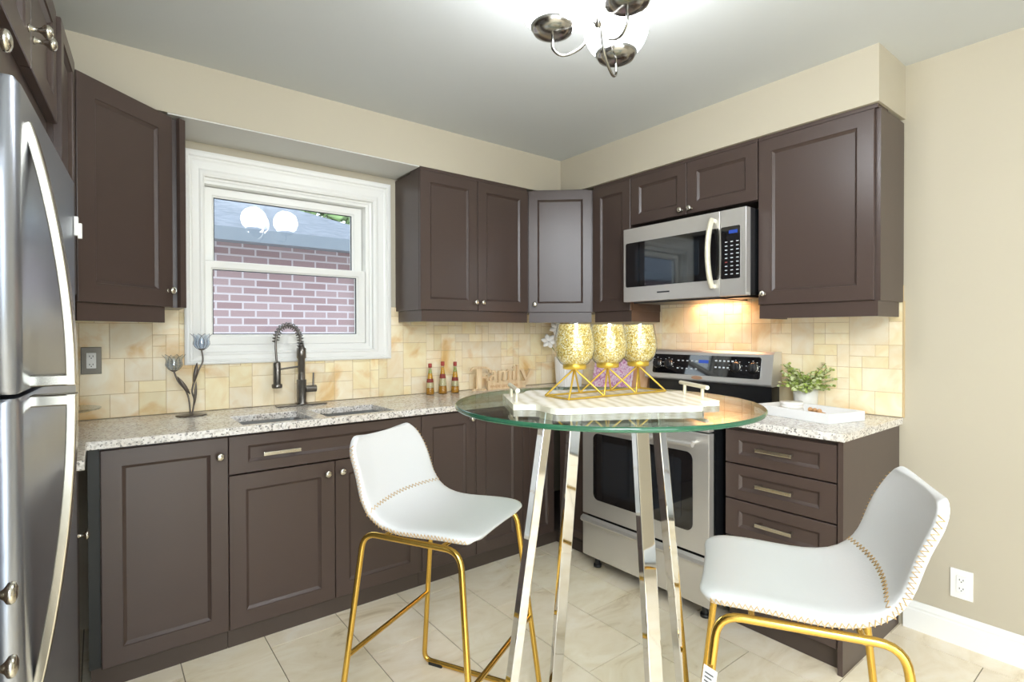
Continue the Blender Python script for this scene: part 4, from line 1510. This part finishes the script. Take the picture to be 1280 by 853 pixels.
# wooden word sign
sg = thing('word_sign', 'pale wooden cut-out sign spelling Family leaning at the tile', 'sign', (-.90, -.085, .9155), R(-3))
def stroke_text():
    mb = MB()
    T0, T1 = -.008, .008
    def bar(x0, z0, x1, z1, w0, w1=None):
        w1 = w1 or w0
        d_ = Vector((x1 - x0, z1 - z0)); n_ = Vector((-d_.y, d_.x)).normalized()
        p = [(x0 + n_.x * w0 / 2, z0 + n_.y * w0 / 2), (x0 - n_.x * w0 / 2, z0 - n_.y * w0 / 2), (x1 - n_.x * w1 / 2, z1 - n_.y * w1 / 2), (x1 + n_.x * w1 / 2, z1 + n_.y * w1 / 2)]
        mb.prism(p, T0, T1, 'pale_wood', M=Myz)
    def curve(pts_, ws):
        P_ = []
        for i in range(len(pts_) - 1):
            a, b, c_, d_ = pts_[max(0, i - 1)], pts_[i], pts_[i + 1], pts_[min(len(pts_) - 1, i + 2)]
            for k in range(6):
                t = k / 6
                P_.append(tuple(.5 * (2 * b[q_] + (c_[q_] - a[q_]) * t + (2 * a[q_] - 5 * b[q_] + 4 * c_[q_] - d_[q_]) * t * t + (3 * b[q_] - a[q_] - 3 * c_[q_] + d_[q_]) * t ** 3) for q_ in (0, 1)))
        P_.append(pts_[-1])
        L_, R_ = [], []
        for i, p in enumerate(P_):
            a, b = P_[max(0, i - 1)], P_[min(len(P_) - 1, i + 1)]
            d_ = Vector((b[0] - a[0], b[1] - a[1])).normalized()
            t = i / (len(P_) - 1); k = t * (len(ws) - 1); k0 = min(len(ws) - 2, int(k)); w_ = ws[k0] + (ws[k0 + 1] - ws[k0]) * (k - k0)
            L_.append((p[0] - d_.y * w_ / 2, p[1] + d_.x * w_ / 2)); R_.append((p[0] + d_.y * w_ / 2, p[1] - d_.x * w_ / 2))
        for i in range(len(P_) - 1):
            mb.prism([L_[i], R_[i], R_[i + 1], L_[i + 1]], T0, T1, 'pale_wood', M=Myz)
    # F
    bar(.055, .004, .055, .150, .032); bar(.015, .006, .098, .006, .012)
    curve([(.000, .128), (.012, .146), (.04, .152), (.085, .150), (.118, .140), (.128, .118)], [.006, .012, .014, .014, .010, .016])
    bar(.07, .085, .108, .085, .012); curve([(.108, .100), (.106, .085), (.110, .068)], [.005, .008, .014])
    # a
    curve([(.128, .112), (.140, .124), (.156, .120), (.160, .10), (.160, .060), (.172, .054)], [.010, .010, .012, .018, .018, .008])
    curve([(.158, .095), (.138, .088), (.128, .072), (.138, .056), (.158, .064)], [.006, .012, .014, .012, .008])
    # m
    bar(.190, .054, .190, .124, .018)
    curve([(.196, .108), (.210, .124), (.224, .116), (.225, .09), (.225, .054)], [.006, .010, .014, .018, .018])
    curve([(.231, .108), (.245, .124), (.259, .116), (.260, .09), (.260, .054)], [.006, .010, .014, .018, .018])
    for x_ in (.190, .225, .260, .290, .318): bar(x_ - .015, .055, x_ + .015, .055, .005)
    # i l
    bar(.290, .054, .290, .118, .018); curve([(.283, .139), (.290, .143), (.297, .139)], [.010, .013, .010])
    bar(.318, .054, .318, .158, .018); bar(.306, .157, .322, .157, .006)
    # y
    bar(.346, .124, .378, .052, .020, .016); curve([(.412, .124), (.396, .088), (.378, .048), (.362, .026), (.345, .026)], [.010, .010, .012, .012, .016])
    bar(.332, .125, .362, .125, .006); bar(.396, .125, .424, .125, .006)
    # base rail that carries the small line of words
    mb.box(.110, .372, -.008, .008, .0, .046, 'pale_wood')
    mb.box(.110, .160, -.008, .008, .044, .060, 'pale_wood'); mb.box(.180, .335, -.008, .008, .044, .056, 'pale_wood')
    return mb
stroke_text().xform(Matrix.Diagonal((1.18, 1, 1, 1))).build('letters', sg)
tc_ = bpy.data.curves.new('words', 'FONT'); tc_.body = 'WHERE LIFE BEGINS'; tc_.size = .0255; tc_.extrude = .0006; tc_.align_x = 'LEFT'
to_ = bpy.data.objects.new('words', tc_); COL.objects.link(to_)
dg = bpy.context.evaluated_depsgraph_get()
tm = bpy.data.meshes.new_from_object(to_.evaluated_get(dg)); tm.materials.clear(); tm.materials.append(MATS['tan_bead'])
bpy.data.objects.remove(to_)
wo = bpy.data.objects.new('small_words', tm); COL.objects.link(wo); wo.parent = sg
wo.rotation_euler = (R(90), 0, 0); wo.location = (.145, -.0088, .013)

# white planter with pale flowers in the corner
fv = thing('flower_vase', 'white ribbed planter with a pale cream blossom in the far corner', 'vase', (-.150, -.222, .9155))
pr = []
mb = MB()
nn_ = 64
vs = []
for z_, r_ in ((0, .086), (.10, .095), (.205, .100), (.205, .092), (.02, .085)):
    for k in range(nn_):
        rr = r_ + (.003 if k % 2 else 0)
        vs.append((rr * cos(2 * pi * k / nn_), rr * sin(2 * pi * k / nn_), z_))
mb.add(vs, [(i * nn_ + k, i * nn_ + (k + 1) % nn_, (i + 1) * nn_ + (k + 1) % nn_, (i + 1) * nn_ + k) for i in range(4) for k in range(nn_)] + [tuple(range(nn_)), tuple(range(4 * nn_, 5 * nn_))], 'white_ceramic')
mb.build('pot', fv)
rg_ = random.Random(8)
for (dx, dy, dz) in ((-.115, .086, .318), (-.06, .06, .41), (.03, -.02, .42), (.0, .07, .35)):
    st_ = MB().tube([(dx * .2, dy * .2, .05), (dx * .45, dy * .45, .2), (dx * .8, dy * .8, dz - .05), (dx, dy, dz)], .003, 'stem_green', 6).build('stem', fv)
    mb = MB()
    for k in range(6):
        a = k * pi / 3 + dx * 9
        nf = Vector((-.62, -.68, .38)).normalized(); f1 = nf.orthogonal().normalized(); f2 = nf.cross(f1)
        e = (f1 * cos(a) + f2 * sin(a) + nf * .35).normalized(); sd = f2 * cos(a) - f1 * sin(a)
        b_ = Vector((dx, dy, dz)); 
        vs = []
        for i in range(5):
            u = i / 4; ww = .021 * sin(pi * min(1, .12 + .83 * u))
            c_ = b_ + e * (.060 * u) + nf * (-.014 * u * u)
            vs += [c_ - sd * ww, c_ + nf * .003, c_ + sd * ww]
        mb.add(vs, [(i * 3 + j, i * 3 + j + 1, (i + 1) * 3 + j + 1, (i + 1) * 3 + j) for i in range(4) for j in range(2)], 'petal', True)
    mb.build('flower', st_, solid=.001)

bk = thing('cookbook', 'pink and white picture cookbook leaning behind the gold candle cups', 'book', (-.165, -.455, .9218), R(-84))
L_ = Matrix.Rotation(R(-14), 4, 'X')
MB().box(.004, .296, .003, .021, .003, .247, 'label_paper', M=L_).build('pages', bk)
MB().box(0, .30, 0, .0028, 0, .25, 'pink_cover', M=L_).box(0, .30, .0212, .024, 0, .25, 'pink_cover', M=L_).box(0, .0035, .0028, .0212, 0, .25, 'pink_cover', M=L_).build('cover', bk)

cb = thing('cutting_board', 'light wood cutting board propped on the tile left of the range', 'cutting board', (-.075, -.640, .9200), R(-90))
MB().prism(rr2(0, .205, 0, .235, .02), 0, .02, 'board_wood', M=Matrix.Rotation(R(-12), 4, 'X') @ Myz).build('board', cb, bevel=.003)

# ------------------------------------------------------------------ counter right of the range
pp = thing('potted_plant', 'small leafy green plant in a white pot behind the white tray', 'plant', (-.072, -1.803, .9155))
MB().lathe([(0, 0), (.046, 0), (.050, .004), (.056, .105), (.052, .105), (.047, .02), (0, .02)], 'pot_white', 32).build('pot', pp)
MB().lathe([(0, .09), (.051, .09)], 'tree_bark', 24).build('soil', pp)
rp = random.Random(4)
stems, lv = MB(), MB()
for i in range(95):
    a = rp.uniform(0, 2 * pi); el = rp.uniform(.15, 1.0)
    ln = rp.uniform(.05, .125) * (.76 + .52 * el)
    d_ = Vector((cos(a) * (1 - el * .7), sin(a) * (1 - el * .7), .12 + el * .9)).normalized()
    b_ = Vector((cos(a) * .02, sin(a) * .02, .088))
    c1_ = b_ + d_ * ln * .5 + Vector((0, 0, .01)); e_ = b_ + d_ * ln + Vector((cos(a), sin(a), 0)) * .018 - Vector((0, 0, .008))
    if e_.x > .058 or e_.y > .115: continue
    stems.tube([b_, c1_, e_], .0012, 'stem_green', 4)
    for k in range(9):
        u = .25 + .75 * k / 8
        p = b_.lerp(c1_, u * 2) if u < .5 else c1_.lerp(e_, u * 2 - 1)
        for s in (-1, 1):
            an = rp.uniform(0, 2 * pi)
            dl = Vector((cos(an), sin(an), rp.uniform(-.1, .6))).normalized()
            sl = Matrix.Rotation(rp.uniform(-1.5, 1.5), 3, dl) @ dl.cross(Vector((0, 0, 1))).normalized(); sz = rp.uniform(.014, .022)
            q_ = [p, p + dl * sz * .3 + sl * sz * .34, p + dl * sz * .7 + sl * sz * .34, p + dl * sz + Vector((0, 0, -.002)), p + dl * sz * .7 - sl * sz * .34, p + dl * sz * .3 - sl * sz * .34]
            if max(k_.x for k_ in q_) > .058 or max(k_.y for k_ in q_) > .115: continue
            lv.add(q_, [(0, 1, 2, 3, 4, 5)], 'leaf_green' if rp.random() < .55 else 'leaf_pale', True)
stems.build('stems', pp); lv.build('leaves', pp)

ta = R(76.9)
tw = thing('white_tray', 'low white wooden tray near the edge of the short granite counter', 'tray', (-.448, -2.058, .9155), ta - R(90))
# local +y runs along the long side, +x across
W_, L3 = .232, .37
MB().box(.004, W_ - .004, .004, L3 - .004, 0, .008, 'white_board').build('tray_bottom', tw)
fr_ = MB()
fr_.box(0, .012, 0, L3, 0, .042, 'white_board', .0015).box(W_ - .012, W_, 0, L3, 0, .042, 'white_board', .0015)
fr_.box(.012, W_ - .012, 0, .012, 0, .042, 'white_board', .0015).box(.012, W_ - .012, L3 - .012, L3, 0, .042, 'white_board', .0015)
fr_.build('tray_rim', tw)
Mt = Matrix.Translation((-.448, -2.058, .9155)) @ Matrix.Rotation(ta - R(90), 4, 'Z')
pos = Mt @ Vector((.085, .235, 0))
co0 = None
names_ = ['bottom', 'second from bottom', 'second from top', 'top']
for i in range(4):
    z_ = .9240 + i * .0136
    lb = {0: 'round white coaster at the bottom of the stack in the white tray', 1: 'round white coaster second from the bottom of the tray stack', 2: 'round white coaster second from the top of the tray stack', 3: 'round white coaster on top of the stack in the white tray'}[i]
    if co0 is None:
        co0 = MB().lathe([(0, 0), (.046, 0), (.048, .002), (.048, .0105), (.046, .013), (0, .013)], 'white_ceramic', 40).build('coaster', loc=(pos.x, pos.y, z_))
        o = co0
    else:
        o = co0.copy(); COL.objects.link(o); o.location = (pos.x + (.002 if i % 2 else -.001), pos.y + .001 * i, z_)
    tag(o, lb, 'coaster', 'white coasters stacked in the tray')
rb_ = random.Random(6)
bd = thing('bead_garland', 'little tan wooden bead garland lying in the white tray', 'beads', tuple(Mt @ Vector((.10, .135, .0085))))
for i in range(11):
    a = i * 2 * pi / 11
    MB().lathe([(.010 * sin(pi * k / 8), .010 - .010 * cos(pi * k / 8)) for k in range(9)], 'tan_bead', 14, o=(.030 * cos(a) , .036 * sin(a), 0.0)).build('bead', bd)
for i in range(3):
    MB().lathe([(.010 * sin(pi * k / 8), .010 - .010 * cos(pi * k / 8)) for k in range(9)], 'tan_bead', 14, o=(.012 * (i - 1), .024 * (i - 1) , 0.017)).build('bead', bd)

# ------------------------------------------------------------------ outside the window
ex = MB().box(-14, 14, .4, 18, -.9, -.6, 'concrete').build('ground'); struct(ex)
nh = thing('neighbour_house', 'pale red brick neighbouring house with grey shingled hip roof outside the window', 'house', (-2.5, 2.8, -.6))
MB().box(-6, 2.33, 0, 7, 0, 2.80, 'outside_brick').build('brick_wall', nh)
# hip roof: eave line at y=-0.32, eave height 2.84 above the ground
rf = MB()
e0, sl_ = -.32, .42
hx1 = 3.0
ev = 2.84
rise = 2.2
vs = [(-6.4, e0, ev), (hx1, e0, ev), (hx1, 7.3, ev), (-6.4, 7.3, ev), (-2.8, 3.5, ev + 1.62), (hx1 - 3.82, 3.5, ev + 1.62)]
rf.add(vs, [(0, 1, 5, 4), (1, 2, 5), (2, 3, 4, 5), (3, 0, 4), (0, 3, 2, 1)], 'roof_shingle')
rf.build('roof', nh)
MB().box(-6.4, hx1, e0 - .10, e0 + .01, ev - .10, ev + .02, 'gutter').box(-6.4, hx1, e0 + .012, 0, ev - .06, ev - .035, 'gutter').build('gutter', nh)
MB().box(1.97, 2.05, -.07, -.001, 0, ev - .09, 'downspout').build('downspout', nh)


def tree(x, y, h, r_, seed, label):
    t_ = thing('garden_tree', label, 'tree', (x, y, -.6), 0, 'trees beyond the neighbouring house')
    MB().tube([(0, 0, 0), (.1, 0, h * .35), (0, .1, h * .62)], .18, 'tree_bark', 8, rs=[.22, .16, .08]).build('trunk', t_)
    rr = random.Random(seed)
    mb = MB()
    for i in range(2600):
        d_ = Vector((rr.gauss(0, 1), rr.gauss(0, 1), rr.gauss(0, 1))).normalized() * r_ * rr.uniform(.45, 1.0)
        p = Vector((0, 0, h * .68)) + Vector((d_.x, d_.y, d_.z * 1.1))
        a = Vector((rr.gauss(0, 1), rr.gauss(0, 1), rr.gauss(0, 1))).normalized(); b_ = a.orthogonal().normalized() * rr.uniform(.1, .2); a = a * rr.uniform(.14, .28)
        mb.add([p - a, p + b_, p + a, p - b_], [(0, 1, 2, 3)], 'tree_leaf')
    mb.build('crown', t_)


tree(1.6, 13.5, 8.0, 2.6, 1, 'leafy tree rising over the hip of the neighbour roof')
tree(7.6, 13.2, 7.2, 2.3, 2, 'leafy tree behind the right end of the neighbour roof')
